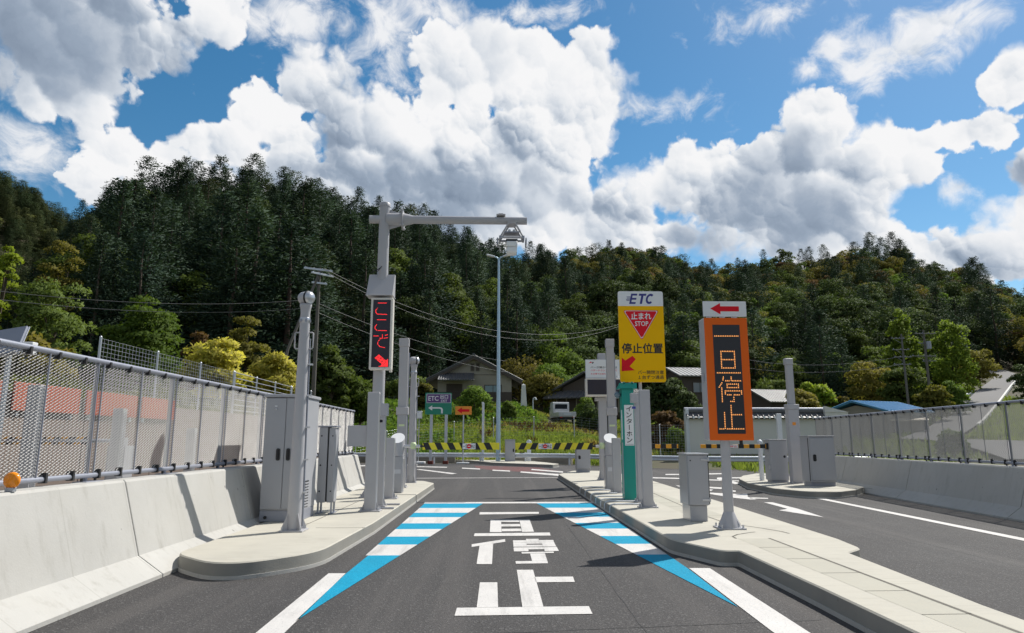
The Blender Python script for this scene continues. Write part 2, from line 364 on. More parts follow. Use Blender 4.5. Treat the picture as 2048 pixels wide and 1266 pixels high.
# ------------------------------------------------------------------ mesh builder
class MB:
    def __init__(s): s.v = []; s.f = []; s.fm = []; s.fs = []; s.mats = []; s.M = None
    def mi(s, m):
        if m not in s.mats: s.mats.append(m)
        return s.mats.index(m)
    def add(s, vs, fs, m, smooth=False):
        o = len(s.v)
        if s.M is not None: vs = [s.M @ Vector(v) for v in vs]
        s.v += [tuple(v) for v in vs]; k = s.mi(m)
        for f in fs: s.f.append([i + o for i in f]); s.fm.append(k); s.fs.append(smooth)
        return s
    def box(s, x0, x1, y0, y1, z0, z1, m, c=0.):
        """box; c chamfers every edge"""
        if x1 < x0: x0, x1 = x1, x0
        if y1 < y0: y0, y1 = y1, y0
        if z1 < z0: z0, z1 = z1, z0
        if c <= 0:
            v = [(x, y, z) for z in (z0, z1) for y in (y0, y1) for x in (x0, x1)]
            return s.add(v, [(0, 2, 3, 1), (4, 5, 7, 6), (0, 1, 5, 4), (2, 6, 7, 3), (0, 4, 6, 2), (1, 3, 7, 5)], m)
        c = min(c, (x1 - x0) * .45, (y1 - y0) * .45, (z1 - z0) * .45)
        X, Y, Z = (x0, x1), (y0, y1), (z0, z1); v = []; idx = {}
        for i in (0, 1):
            for j in (0, 1):
                for k in (0, 1):
                    sx, sy, sz = c * (1 - 2 * i), c * (1 - 2 * j), c * (1 - 2 * k)
                    idx[i, j, k] = len(v)
                    v += [(X[i], Y[j] + sy, Z[k] + sz), (X[i] + sx, Y[j], Z[k] + sz), (X[i] + sx, Y[j] + sy, Z[k])]
        f = []
        def q(*a): f.append([idx[t[:3]] + t[3] for t in a])
        for i in (0, 1):
            r = [(i, 0, 0, 0), (i, 1, 0, 0), (i, 1, 1, 0), (i, 0, 1, 0)]; q(*(r if i else r[::-1]))
            r = [(0, i, 0, 1), (1, i, 0, 1), (1, i, 1, 1), (0, i, 1, 1)]; q(*(r[::-1] if i else r))
            r = [(0, 0, i, 2), (1, 0, i, 2), (1, 1, i, 2), (0, 1, i, 2)]; q(*(r if i else r[::-1]))
        for a in (0, 1):
            for c2 in (0, 1):
                q((a, c2, 0, 0), (a, c2, 0, 1), (a, c2, 1, 1), (a, c2, 1, 0))
                q((a, 0, c2, 0), (a, 0, c2, 2), (a, 1, c2, 2), (a, 1, c2, 0))
                q((0, a, c2, 1), (0, a, c2, 2), (1, a, c2, 2), (1, a, c2, 1))
        for t in idx.values(): f.append([t, t + 1, t + 2])
        return s.add(v, f, m)
    def cyl(s, p0, p1, r0, r1=None, m=None, n=16, caps=True):
        r1 = r0 if r1 is None else r1
        p0, p1 = Vector(p0), Vector(p1); d = (p1 - p0).normalized()
        a = d.orthogonal().normalized(); b = d.cross(a)
        ring = lambda p, r: [p + (a * math.cos(t) + b * math.sin(t)) * r for t in (2 * math.pi * i / n for i in range(n))]
        s.add(ring(p0, r0) + ring(p1, r1), [(i, (i + 1) % n, n + (i + 1) % n, n + i) for i in range(n)], m, True)
        if caps:
            if r0 > 0: s.add(ring(p0, r0), [list(range(n))[::-1]], m)
            if r1 > 0: s.add(ring(p1, r1), [list(range(n))], m)
        return s
    def tube(s, pts, r, m, n=8, close=False):
        pts = [Vector(p) for p in pts]; k = len(pts); rings = []; a = None
        rr = r if isinstance(r, (list, tuple)) else [r] * k
        for i, p in enumerate(pts):
            if close: d = (pts[(i + 1) % k] - pts[i - 1])
            else: d = (pts[min(i + 1, k - 1)] - pts[max(i - 1, 0)])
            d.normalize()
            if a is None: a = d.orthogonal().normalized()
            a = (a - d * a.dot(d)).normalized(); b = d.cross(a)
            rings.append([p + (a * math.cos(t) + b * math.sin(t)) * rr[i] for t in (2 * math.pi * j / n for j in range(n))])
        v = [x for q in rings for x in q]; f = []
        for i in range(k if close else k - 1):
            o0, o1 = i * n, ((i + 1) % k) * n
            f += [(o0 + j, o0 + (j + 1) % n, o1 + (j + 1) % n, o1 + j) for j in range(n)]
        s.add(v, f, m, True)
        if not close: s.add(rings[0], [list(range(n))[::-1]], m); s.add(rings[-1], [list(range(n))], m)
        return s
    def lathe(s, prof, m, c=(0, 0, 0), n=24, axis='z'):
        v = []; k = len(prof)
        for r, z in prof:
            for i in range(n):
                t = 2 * math.pi * i / n
                p = (r * math.cos(t), r * math.sin(t), z)
                if axis == 'y': p = (p[0], p[2], p[1])
                if axis == 'x': p = (p[2], p[0], p[1])
                v.append((p[0] + c[0], p[1] + c[1], p[2] + c[2]))
        f = [(a * n + i, a * n + (i + 1) % n, (a + 1) * n + (i + 1) % n, (a + 1) * n + i) for a in range(k - 1) for i in range(n)]
        if axis == 'y': f = [q[::-1] for q in f]
        return s.add(v, f, m, True)
    def prism(s, poly, z0, z1, m, side=None, plane='xy', smooth=False):
        """polygon extruded; plane 'xy' up z, 'xz' along y, 'yz' along x"""
        n = len(poly)
        A = sum(poly[i][0] * poly[(i + 1) % n][1] - poly[(i + 1) % n][0] * poly[i][1] for i in range(n))
        if A < 0: poly = poly[::-1]
        fl = {'xy': lambda p, z: (p[0], p[1], z), 'xz': lambda p, z: (p[0], z, p[1]), 'yz': lambda p, z: (z, p[0], p[1])}[plane]
        lo = [fl(p, z0) for p in poly]; hi = [fl(p, z1) for p in poly]
        rv = (lambda q: q[::-1]) if plane == 'xz' else (lambda q: q)
        s.add(hi, [rv(list(range(n)))], m); s.add(lo, [rv(list(range(n))[::-1])], m)
        s.add(lo + hi, [rv([i, (i + 1) % n, n + (i + 1) % n, n + i]) for i in range(n)], side or m, smooth)
        return s
    def quad(s, pts, m): return s.add(pts, [list(range(len(pts)))], m)
    def disc(s, c, r, m, n=20, axis='y', sgn=-1):
        v = []
        for i in range(n):
            t = 2 * math.pi * i / n
            v.append({'y': (c[0] + r * math.cos(t), c[1], c[2] + r * math.sin(t)), 'z': (c[0] + r * math.cos(t), c[1] + r * math.sin(t), c[2]),
                      'x': (c[0], c[1] + r * math.cos(t), c[2] + r * math.sin(t))}[axis])
        return s.add(v, [list(range(n))], m)
    def text(s, txt, x0, x1, z0, z1, y, m, bold=0.):
        """lettering that fills the rectangle x0..x1, z0..z1 on the plane y, read from -y"""
        v, f = text_mesh(txt, bold)
        mx0 = min(p[0] for p in v); mx1 = max(p[0] for p in v); mz0 = min(p[1] for p in v); mz1 = max(p[1] for p in v)
        sx = (x1 - x0) / max(mx1 - mx0, 1e-6); sz = (z1 - z0) / max(mz1 - mz0, 1e-6)
        return s.add([(x0 + (p[0] - mx0) * sx, y, z0 + (p[1] - mz0) * sz) for p in v], f, m)
    def build(s, name, parent=None, loc=None, ry=0.):
        me = bpy.data.meshes.new(name)
        me.from_pydata(s.v, [], s.f)
        for k in s.mats: me.materials.append(M[k])
        me.polygons.foreach_set('material_index', s.fm); me.polygons.foreach_set('use_smooth', s.fs)
        me.update()
        o = bpy.data.objects.new(name, me); COL.objects.link(o)
        if parent is not None: o.parent = parent
        if loc is not None: o.location = loc
        return o

_txt = {}
def text_mesh(txt, bold=0.):
    if (txt, bold) in _txt: return _txt[txt, bold]
    c = bpy.data.curves.new('lettering', 'FONT'); c.body = txt; c.size = 1; c.resolution_u = 3; c.offset = bold
    c.fill_mode = 'FRONT'
    o = bpy.data.objects.new('lettering', c); COL.objects.link(o)
    dg = bpy.context.evaluated_depsgraph_get()
    me = bpy.data.meshes.new_from_object(o.evaluated_get(dg))
    v = [tuple(p.co) for p in me.vertices]; f = [list(p.vertices) for p in me.polygons]
    bpy.data.objects.remove(o); bpy.data.curves.remove(c); bpy.data.meshes.remove(me)
    _txt[txt, bold] = (v, f); return v, f

def tag(o, label=None, cat=None, group=None, kind=None):
    if label: o['label'] = label
    if cat: o['category'] = cat
    if group: o['group'] = group
    if kind: o['kind'] = kind
    return o
def thing(name, label, cat, loc=(0, 0, 0), group=None, rz=0., sc=1.):
    o = bpy.data.objects.new(name, None); COL.objects.link(o); o.scale = (sc, sc, sc)
    o.location = loc; o.rotation_euler = (0, 0, rz); o.empty_display_size = .2
    return tag(o, label, cat, group)
def copy_tree(o, parent=None):
    c = o.copy(); COL.objects.link(c)
    if parent is not None: c.parent = parent
    for ch in list(o.children): copy_tree(ch, c)
    return c
def base_plate(mb, w, d, m='steel_paint', bolts=True, t=.018, x=0, y=0):
    mb.box(x - w / 2, x + w / 2, y - d / 2, y + d / 2, 0, t, m, .003)
    if bolts:
        for i in (-1, 1):
            for j in (-1, 1):
                mb.cyl((x + i * (w / 2 - .03), y + j * (d / 2 - .03), t), (x + i * (w / 2 - .03), y + j * (d / 2 - .03), t + .035), .011, None, 'galv', 8)

# ------------------------------------------------------------------ terrain
def lerp_tab(t, x):
    if x <= t[0][0]: return t[0][1]
    for (a, b), (c, d) in zip(t, t[1:]):
        if x <= c: return b + (d - b) * (x - a) / (c - a)
    return t[-1][1]
def sstep(a, b, x):
    t = min(1, max(0, (x - a) / (b - a))); return t * t * (3 - 2 * t)
# crest of the woods as seen from the toll lane: picture x -> picture y of the tree tops
CREST = [(-900, 470), (-300, 640), (0, 560), (60, 480), (110, 420), (145, 385), (190, 352), (300, 332), (440, 312), (600, 338), (690, 365), (760, 392), (850, 415), (930, 458), (1010, 478), (1105, 486),
         (1200, 492), (1285, 490), (1370, 512), (1440, 524), (1510, 512), (1570, 505), (1620, 512), (1680, 490), (1790, 490), (1850, 518), (1920, 534), (1985, 556), (2060, 580), (2300, 640), (3000, 700)]
CREST = [(azel(x, y)[0], azel(x, y)[1]) for x, y in CREST]
FOOT = [(-60, 90), (-36, 85), (-31, 66), (-20, 66), (-8, 78), (0, 84), (10, 92), (20, 98), (30, 100), (34, 104), (60, 110)]
RIDGE = [(-60, 190), (-36, 185), (-25, 180), (-10, 185), (0, 205), (10, 240), (20, 250), (30, 240), (60, 240)]
TREE_H = [(-60, 19.5), (-10, 18), (0, 16.5), (10, 10.5), (60, 9.5)]
RAIL = [(-60, 44), (-30, 40), (-14, 37.6), (-6, 36.4), (0, 35.6), (3.5, 33.8), (6, 30.2), (8.5, 28.4), (14, 27.8), (30, 28), (60, 30)]
HILLROAD = [(D(1842, 884, 36), 2.6), (D(1880, 868, 42), 2.6), (D(1918, 845, 50), 2.7), (D(1962, 805, 66), 2.8), (D(1990, 776, 80), 2.8), (D(2010, 757, 92), 2.8), (D(2004, 748, 100), 2.8), (D(1975, 738, 112), 2.8)]
LOWROAD = [(D(2200, 925, 22), 5), (D(2060, 897, 29), 4.6), (D(1960, 885, 34), 4.2), (D(1860, 881, 37), 3.4), (D(1760, 880, 40), 3)]

def low_ground(x, y):
    z = 0.
    d = y - lerp_tab(RAIL, x) - 1.2
    if d > 0:
        left = 1 - sstep(-1, 11, x)
        z += left * (4.3 * sstep(0, 24, d) * .55 + .45 * 4.3 * min(1, d / 22)) + (1 - left) * .045 * d
        z += .03 * max(0, d - 25)
    if x < -9.0:
        zl = 2.0 * sstep(9.0, 11.4, -x) + .05 * max(0, -x - 9) + .02 * max(0, y - 20)
        z = max(z, zl * (1 - .0 * sstep(34, 50, y)))
    return z
def ground_z(x, y):
    r = math.hypot(x, y); th = math.degrees(math.atan2(x, y))
    z = low_ground(x, y)
    if y > 5 and abs(th) < 75:
        r0, r1 = lerp_tab(FOOT, th), lerp_tab(RIDGE, th)
        if r > r0:
            z1 = r1 * math.tan(R(lerp_tab(CREST, th))) + CAM_H - lerp_tab(TREE_H, th)
            zf = low_ground(x * r0 / r, y * r0 / r)
            t = (r - r0) / (r1 - r0)
            z = zf + (z1 - zf) * (min(t, 1) ** 1.05) - max(0, r - r1) * .12
            z += 2.2 * mnoise.noise(Vector((x * .02, y * .02, 0))) * min(1, t * 3) * min(1, max(0, 1.4 - t) * 2.5)
            z = max(z, -5)
    elif r > 60: z += 0
    # the lane that climbs the hill on the right
    if x > 8 and 15 < y < 112:
        best = None
        for (p, w), (q, w2) in list(zip(HILLROAD, HILLROAD[1:])) + list(zip(LOWROAD, LOWROAD[1:])):
            ab = Vector((q.x - p.x, q.y - p.y)); ap = Vector((x - p.x, y - p.y))
            t = min(1, max(0, ap.dot(ab) / ab.length_squared)); dd = (ap - ab * t).length
            if best is None or dd < best[0]: best = (dd, p.z + (q.z - p.z) * t, (w + (w2 - w) * t) / 2)
        k = 1 - sstep(best[2] + .5, best[2] + 9, best[0])
        k *= sstep(11, 13.5, x)
        z = z + (best[1] - .06 - z) * k
    return z

def build_ground():
    rs = list(np.arange(2, 30, 2.)) + list(np.arange(30, 120, 1.25)) + list(np.arange(120, 300, 4.)) + [300 * 1.18 ** i for i in range(18)]
    nth = 360; v = [(0, 0, -.04)]; f = []
    for r in rs:
        for i in range(nth):
            t = 2 * math.pi * i / nth; x, y = r * math.sin(t), r * math.cos(t)
            v.append((x, y, ground_z(x, y) - .04))
    for i in range(nth): f.append((0, 1 + (i + 1) % nth, 1 + i))
    for k in range(len(rs) - 1):
        for i in range(nth):
            a, b = 1 + k * nth + i, 1 + k * nth + (i + 1) % nth
            f.append((a, b, b + nth, a + nth))
    mb = MB(); mb.add(v, f, 'earth', True)
    tag(mb.build('ground'), kind='structure')
build_ground()

# road surface: toll lanes and the cross road behind the gates
mb = MB()
left_edge = [(x, y - .45) for x, y in RAIL]
poly = [(-8.85, -12), (13.5, -12), (13.5, 20), (30, 21), (60, 22)] + [(x, y - .3) for x, y in RAIL[::-1] if x > -11] + [(-8.85, 36.6)]
mb.quad([(x, y, 0) for x, y in [(-8.85, -12), (8.9, -12), (8.9, 20.5), (30, 21.5), (60, 22)]] + [(x, y - .3, 0) for x, y in RAIL[::-1] if x > -9] + [(-8.85, 36.5, 0)], 'asphalt')
tag(mb.build('road'), kind='structure')
mb = MB()
def catm(P, t):
    i = min(int(t), len(P) - 2); u = t - i
    p = [P[max(0, min(len(P) - 1, i + k))] for k in (-1, 0, 1, 2)]
    return .5 * ((2 * p[1]) + (-p[0] + p[2]) * u + (2 * p[0] - 5 * p[1] + 4 * p[2] - p[3]) * u * u + (-p[0] + 3 * p[1] - 3 * p[2] + p[3]) * u ** 3)
def strip(mb, road, m, lift=.09):
    n = len(road); ts = np.linspace(0, n - 1.001, 60)
    hp = [catm([q[0] for q in road], t) for t in ts]; hw = [lerp_tab([(i, q[1]) for i, q in enumerate(road)], t) for t in ts]; vl = []
    for i, p in enumerate(hp):
        d = (hp[min(i + 1, 59)] - hp[max(i - 1, 0)]); d.z = 0; d.normalize(); nn = Vector((d.y, -d.x, 0))
        vl += [p - nn * hw[i] / 2 + Vector((0, 0, lift)), p + nn * hw[i] / 2 + Vector((0, 0, lift))]
    mb.add(vl, [(2 * i, 2 * i + 1, 2 * i + 3, 2 * i + 2) for i in range(59)], m, True); return vl
strip(mb, LOWROAD, 'asphalt_old', .085)
tag(mb.build('lower_road'), kind='structure')
mb = MB(); HR = strip(mb, HILLROAD, 'asphalt_old', .095)
tag(mb.build('hill_road'), kind='structure')

# ------------------------------------------------------------------ painted markings
def flat(mb, pts, z, m):
    A = sum(pts[i][0] * pts[(i + 1) % len(pts)][1] - pts[(i + 1) % len(pts)][0] * pts[i][1] for i in range(len(pts)))
    if A < 0: pts = pts[::-1]
    mb.quad([(p[0], p[1], z) for p in pts], m)
def pxflat(mb, pts, z, m): flat(mb, [tuple(G(*p))[:2] for p in pts], z, m)
Z1 = .004
wm, bm = MB(), MB()
# 一旦停止 written along the lane
def zz(pts): return [(880 + x / 4.138, 960 + y / 4.138) for x, y in pts]
for p in ([(328, 268), (818, 266), (818, 281), (326, 287)],
          [(418, 332), (505, 331), (510, 434), (412, 434)], [(657, 331), (742, 330), (778, 430), (680, 432)], [(505, 331), (657, 331), (657, 349), (505, 349)],
          [(507, 367), (661, 366), (668, 386), (508, 387)], [(510, 406), (671, 404), (676, 426), (512, 427)],
          [(287, 444), (908, 437), (915, 462), (280, 467)],
          [(262, 535), (537, 492), (541, 513), (262, 557)], [(327, 546), (440, 528), (430, 699), (303, 699)],
          [(712, 490), (815, 489), (818, 500), (714, 501)], [(603, 502), (938, 499), (942, 514), (606, 517)], [(606, 518), (716, 518), (718, 555), (608, 556)],
          [(842, 516), (943, 515), (962, 553), (852, 554)], [(716, 518), (842, 517), (845, 529), (717, 530)], [(718, 539), (848, 538), (851, 554), (718, 555)],
          [(609, 561), (730, 559), (733, 593), (612, 594)], [(860, 558), (966, 556), (984, 590), (866, 592)], [(730, 559), (860, 558), (863, 575), (731, 577)],
          [(674, 600), (940, 595), (942, 606), (676, 612)], [(746, 612), (868, 610), (888, 671), (762, 673)], [(625, 675), (890, 672), (893, 692), (628, 696)],
          [(636, 747), (770, 746), (856, 1052), (682, 1054)], [(782, 805), (1100, 803), (1116, 847), (795, 850)], [(330, 851), (474, 850), (481, 1056), (304, 1058)],
          [(140, 1062), (1232, 1048), (1262, 1112), (120, 1128)]):
    pxflat(wm, zz(p), Z1, 'paint_white')
# stop line, blue and white hatching on both sides, lane lines
XL, XR = -1.40, 1.80
flat(wm, [(XL, 13.42), (1.86, 13.42), (1.86, 13.72), (XL, 13.72)], Z1, 'paint_white')
ys = [G(900, y).y for y in (1009, 1016.4, 1026, 1034.7, 1047, 1058.6, 1073.5, 1089.5, 1111, 1148, 1243)]
ys[0] = 13.41
def lr(y): return -1.35 + (y - 4.89) * (1.07 / 8.45)          # inner edge, left
def rl(y): return 1.75 - (y - 5.22) * (.99 / 8.1)             # inner edge, right
for i in range(9):
    a, b_ = ys[i], ys[i + 1]
    tgt, m = (bm, 'paint_blue') if i % 2 == 0 else (wm, 'paint_white')
    if i == 8: break
    flat(tgt, [(XL + .02, a), (lr(a), a), (lr(b_), b_), (XL + .02, b_)], Z1, m)
    flat(tgt, [(XR, a), (rl(a), a), (rl(b_), b_), (XR, b_)], Z1, m)
a = ys[8]; b_ = 6.55
flat(bm, [(XL + .05, a), (lr(a), a), (lr(4.89), 4.89), (-1.37, b_)], Z1, 'paint_blue')
flat(bm, [(XR, a), (rl(a), a), (1.75, 5.22), (1.80, 6.74)], Z1, 'paint_blue')
flat(wm, [(-1.53, b_), (-1.375, b_), (-1.335, 4.6), (-1.33, 1.5), (-1.50, 1.5), (-1.515, 4.6)], Z1, 'paint_white')
flat(wm, [(1.815, 6.74), (2.01, 6.73), (1.97, 4.55), (1.96, 1.5), (1.74, 1.5), (1.745, 4.6)], Z1, 'paint_white')
# the wider road beyond
flat(wm, [(-3.6, 21.9), (2.0, 22.3), (2.0, 22.45), (-3.6, 22.1)], Z1, 'paint_white')
pxflat(wm, [(832, 939), (840, 938.5), (914, 947), (904, 948.5)], Z1, 'paint_white')
pxflat(wm, [(828, 932.5), (895, 934), (893, 935.4), (826, 934)], Z1, 'paint_white')
pxflat(wm, [(924, 935.5), (960, 937.2), (960, 939.2), (924, 937.2)], Z1, 'paint_white')
pxflat(wm, [(985, 939.5), (1020, 941.2), (1020, 943.4), (985, 941.5)], Z1, 'paint_white')
pxflat(wm, [(1042, 943), (1122, 948.5), (1118, 952), (1040, 945)], Z1, 'paint_white')
pxflat(wm, [(1064, 938), (1126, 943), (1126, 945.5), (1062, 940)], Z1, 'paint_white')
pxflat(wm, [(700, 931), (835, 929), (835, 930.8), (700, 933)], Z1, 'paint_white')
# right lane: edge line, arrows and the crossing lines
flat(wm, [(6.62, 15.4), (6.78, 15.4), (6.42, 7.0), (6.30, 4), (6.14, 4), (6.26, 7.0)], Z1, 'paint_white')
def sc(pts): return [(1280 + x / 4.22, 820 + y / 4.22) for x, y in pts]
pxflat(wm, [(1528, 1005), (1545, 1005), (1596, 1018), (1648, 1035), (1558, 1021), (1575, 1018)], Z1, 'paint_white')
for p in ([(565, 648), (690, 655), (688, 668), (565, 660)], [(565, 668), (620, 672), (600, 685), (565, 680)], [(720, 672), (810, 682), (806, 692), (720, 686)],
          [(585, 698), (850, 712), (905, 706), (910, 735), (985, 755), (930, 757), (760, 738), (590, 710)], [(930, 738), (1082, 744), (1080, 751), (930, 748)],
          [(100, 568), (335, 574), (335, 583), (100, 577)], [(215, 541), (400, 540), (400, 548), (215, 549)], [(650, 572), (690, 570), (850, 622), (800, 626), (650, 584)],
          [(300, 636), (340, 640), (340, 652)], [(750, 570), (1010, 566), (1010, 574), (750, 578)], [(570, 586), (930, 600), (930, 606), (570, 594)], [(570, 536), (700, 534), (700, 542), (570, 545)]):
    pxflat(wm, sc(p), Z1, 'paint_white')
tag(wm.build('white_road_markings'), kind='structure'); tag(bm.build('blue_road_markings'), kind='structure')
mb = MB(); pxflat(mb, [(948, 931.5), (1075, 934.5), (1124, 943), (1040, 943.5), (985, 940.5), (955, 937)], .002, 'asphalt_red')
tag(mb.build('red_road_surface'), kind='structure')

# lengthwise paving seams and an old transverse cut in the asphalt
mb = MB(); rj = random.Random(5)
def seam(mb, a, b, w, n):
    A, B = Vector(a), Vector(b); d = (B - A).normalized(); nn = Vector((-d.y, d.x)); L, Rr = [], []
    for i in range(n + 1):
        p = A.lerp(B, i / n) + nn * rj.uniform(-.006, .006); k = w * rj.uniform(.35, 1.)
        L.append(p + nn * k); Rr.append(p - nn * k)
    v = [(*p, .002) for p in L + Rr]; mb.add(v, [(i + 1, i, n + 1 + i, n + 2 + i) for i in range(n)], 'seam_tar')
seam(mb, (.92, 2.0), (1.02, 13.2), .004, 60); seam(mb, (5.0, 4), (5.1, 24), .005, 60); seam(mb, (-1.2, 4.42), (2.2, 4.86), .006, 40); seam(mb, (-.7, 14.2), (-.75, 21.5), .005, 40)
tag(mb.build('asphalt_seams'), kind='structure')

# ------------------------------------------------------------------ kerbed islands
def rounded(poly, rad, k=6):
    out = []; n = len(poly)
    for i, p in enumerate(poly):
        r = rad[i] if isinstance(rad, (list, tuple)) else rad
        P, A, B = Vector(p), Vector(poly[i - 1]), Vector(poly[(i + 1) % n])
        if r <= 0: out.append(tuple(P)); continue
        u, w = (A - P).normalized(), (B - P).normalized()
        ang = u.angle(w); d = min(r / math.tan(ang / 2), (A - P).length * .49, (B - P).length * .49)
        s, e = P + u * d, P + w * d
        for j in range(k + 1):
            t = j / k; out.append(tuple((1 - t) ** 2 * s + 2 * t * (1 - t) * P + t * t * e))
    return out
def inset(poly, d):
    n = len(poly); A = sum(poly[i][0] * poly[(i + 1) % n][1] - poly[(i + 1) % n][0] * poly[i][1] for i in range(n)); sg = 1 if A > 0 else -1
    out = []
    for i in range(n):
        e0 = (Vector(poly[i]) - Vector(poly[i - 1])); e1 = (Vector(poly[(i + 1) % n]) - Vector(poly[i]))
        n0, n1 = Vector((-e0.y, e0.x)).normalized() * sg, Vector((-e1.y, e1.x)).normalized() * sg
        b = (n0 + n1); L = b.length
        b = b / L if L > 1e-6 else n0
        out.append(tuple(Vector(poly[i]) + b * d / max(.5, b.dot(n0))))
    return out
def kerbed(mb, poly, h, batter=.010, chamf=.011, foot=.032):
    n = len(poly)
    A = sum(poly[i][0] * poly[(i + 1) % n][1] - poly[(i + 1) % n][0] * poly[i][1] for i in range(n))
    if A < 0: poly = poly[::-1]
    p1 = inset(poly, batter); p2 = inset(poly, batter + chamf)
    lo = [(*p, 0) for p in poly]; mi = [(*p, h - chamf) for p in p1]; hi = [(*p, h) for p in p2]
    sd = lambda: [(i, (i + 1) % n, n + (i + 1) % n, n + i) for i in range(n)]
    p0 = inset(poly, -.008); fo = [(*p, 0) for p in p0]; ft = [(*p, foot) for p in p0]; fi = [(*p, foot) for p in poly]
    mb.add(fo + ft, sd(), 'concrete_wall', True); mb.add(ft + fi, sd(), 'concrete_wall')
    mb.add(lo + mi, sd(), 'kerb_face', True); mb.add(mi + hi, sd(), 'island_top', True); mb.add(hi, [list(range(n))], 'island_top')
IH = .145                       # height of the toll islands
US = 1.055                      # size of the island furniture relative to its drawn size
mb = MB()
kerbed(mb, rounded([(-1.95, 18.35), (-1.55, 17.3), (-1.59, 9.2), (-1.70, 6.85), (-2.35, 6.10), (-3.04, 6.78), (-3.04, 18.0)], [.3, .3, .8, 1.0, 1.1, .5, 0]), IH)
for y in (16.6, 13.7, 11.2, 8.65): mb.box(-2.2, -1.60, y, y + .012, IH - .002, IH + .0015, 'joint_dark')
for y in np.arange(9.1, 17.6, 1.0): mb.box(-2.9, -2.4, y, y + .012, IH - .002, IH + .0015, 'joint_dark')
mb.box(-1.575, -1.5705, 13.7, 13.712, .03, IH - .012, 'joint_dark')
mb.box(-2.41, -2.397, 8.5, 17.6, IH - .002, IH + .0015, 'joint_dark')
tag(mb.build('pavement'), kind='structure')
mb = MB()
pr = [(1.88, 21.6), (1.84, 12.0), (1.86, 7.6), (2.16, 6.84), (2.33, 6.84), (2.34, 5.2), (2.28, 0), (2.26, -8), (2.98, -8), (3.02, 0), (3.16, 4.6), (3.34, 6.7), (3.60, 6.95), (3.69, 7.6), (3.84, 11.5), (4.05, 18.2), (3.8, 23.9), (2.6, 24)]
kerbed(mb, rounded(pr, [.2, 0, .7, .45, .03, 0, 0, 0, 0, 0, 0, .12, .3, .2, 0, .2, .4, .3]), IH)
# cable duct with concrete lids, its grooves
def groove(mb, pts, w=.022):
    for p, q in zip(pts, pts[1:]):
        P, Q = Vector(p), Vector(q); d = (Q - P).normalized(); nn = Vector((-d.y, d.x)) * w / 2
        mb.quad([(*(P - nn), IH + .002), (*(Q - nn), IH + .002), (*(Q + nn), IH + .002), (*(P + nn), IH + .002)], 'joint_dark')
mb.quad([(2.60, -8, IH + .001), (2.88, -8, IH + .001), (2.95, 7.64, IH + .001), (2.60, 7.64, IH + .001)], 'trench_lid')
mb.quad([(2.70, 9.6, IH + .001), (3.20, 9.6, IH + .001), (3.30, 20.5, IH + .001), (2.84, 20.5, IH + .001)], 'trench_lid')
groove(mb, [(2.88, -8), (2.90, 4), (2.95, 7.66)], .03)
groove(mb, [(2.585, 7.64), (2.60, 7.8), (2.71, 7.96), (2.86, 8.08), (2.99, 8.17)])
groove(mb, [(3.30, 20.4), (3.12, 14.1), (2.92, 9.9), (2.93, 9.2), (3.02, 8.85), (3.2, 8.5), (3.31, 8.2), (3.33, 8.03)])
for y in np.arange(-7.5, 7.5, .66): groove(mb, [(2.60, y), (2.89 + .006 * max(0, y), y + .01)], .010)
for y in np.arange(9.9, 20, .66): groove(mb, [(2.74, y), (3.17, y + .01)], .010)
tag(mb.build('central_pavement'), kind='structure')
mb = MB()
kerbed(mb, rounded([(8.2, 22), (7.25, 20.6), (6.62, 19.1), (6.18, 17.2), (6.08, 15.3), (6.40, 14.4), (7.0, 14.3), (7.7, 14.9), (8.30, 15.7), (8.5, 16.4), (8.55, 22)], [.2, .2, .3, .3, .5, .4, .4, .3, .2, .2, 0]), IH)
for y in (15.2, 16.2, 17.6, 19): mb.box(6.9, 8.2, y, y + .012, IH - .002, IH + .0015, 'joint_dark')
tag(mb.build('right_pavement'), kind='structure')
mb = MB()
kerbed(mb, rounded([tuple(G(940, 926))[:2], tuple(G(985, 931))[:2], tuple(G(1105, 936))[:2], tuple(G(1118, 934))[:2], tuple(G(1040, 924.5))[:2], tuple(G(700, 915.5))[:2], tuple(G(700, 921))[:2]], [0, .3, .1, .1, .2, 0, 0], 3), .14)
tag(mb.build('far_kerb'), kind='structure')

# ================================================================== left side
# ------------------------------------------------------------------ concrete barriers
def barrier(name, label, line, seams, ztop, sgn):
    """Jersey type wall along x = line(y); sgn = +1 when its face looks towards +x"""
    mb = MB()
    prof = [(0, 0), (0, .03), (-.225, .185), (-.405, ztop - .02), (-.425, ztop), (-.625, ztop), (-.645, ztop - .02), (-.74, .185), (-.86, .03), (-.86, 0)]
    for a, b in zip(seams, seams[1:]):
        y0, y1 = a + .007, b - .007; v = []
        for y, e in ((y0, .004), (y0 + .006, 0), (y1 - .006, 0), (y1, .004)):
            for x, z in prof:
                xx = x - e if x > -.5 else x + e
                v.append((line(y) + sgn * xx, y, z - (e if z > ztop - .1 else 0)))
        n = len(prof); f = []
        for k in range(3):
            f += [(k * n + i, k * n + i + 1, (k + 1) * n + i + 1, (k + 1) * n + i) for i in range(n - 1)]
        f += [list(range(n)), list(range(3 * n, 4 * n))[::-1]]
        if sgn < 0: f = [q[::-1] for q in f]
        mb.add(v, f, 'concrete_wall')
    for y in seams[1:-1]: mb.box(min(line(y) - sgn * .44, line(y) - sgn * .60), max(line(y) - sgn * .44, line(y) - sgn * .60), y - .006, y + .006, 0, ztop - .03, 'joint_dark')
    return tag(mb.build(name), label, 'barrier')
barrier('concrete_barrier', 'long pale sunlit concrete barrier under the left mesh fence, beside the two-door grey cabinet', lambda y: -2.96,
        [-8, -5, -1.2, 2.6, 6.42, 9.25, 11.0, 12.7, 14.3, 15.2, 16.9], .84, 1)
RL = lambda y: 7.70 + (y - 10) * .095
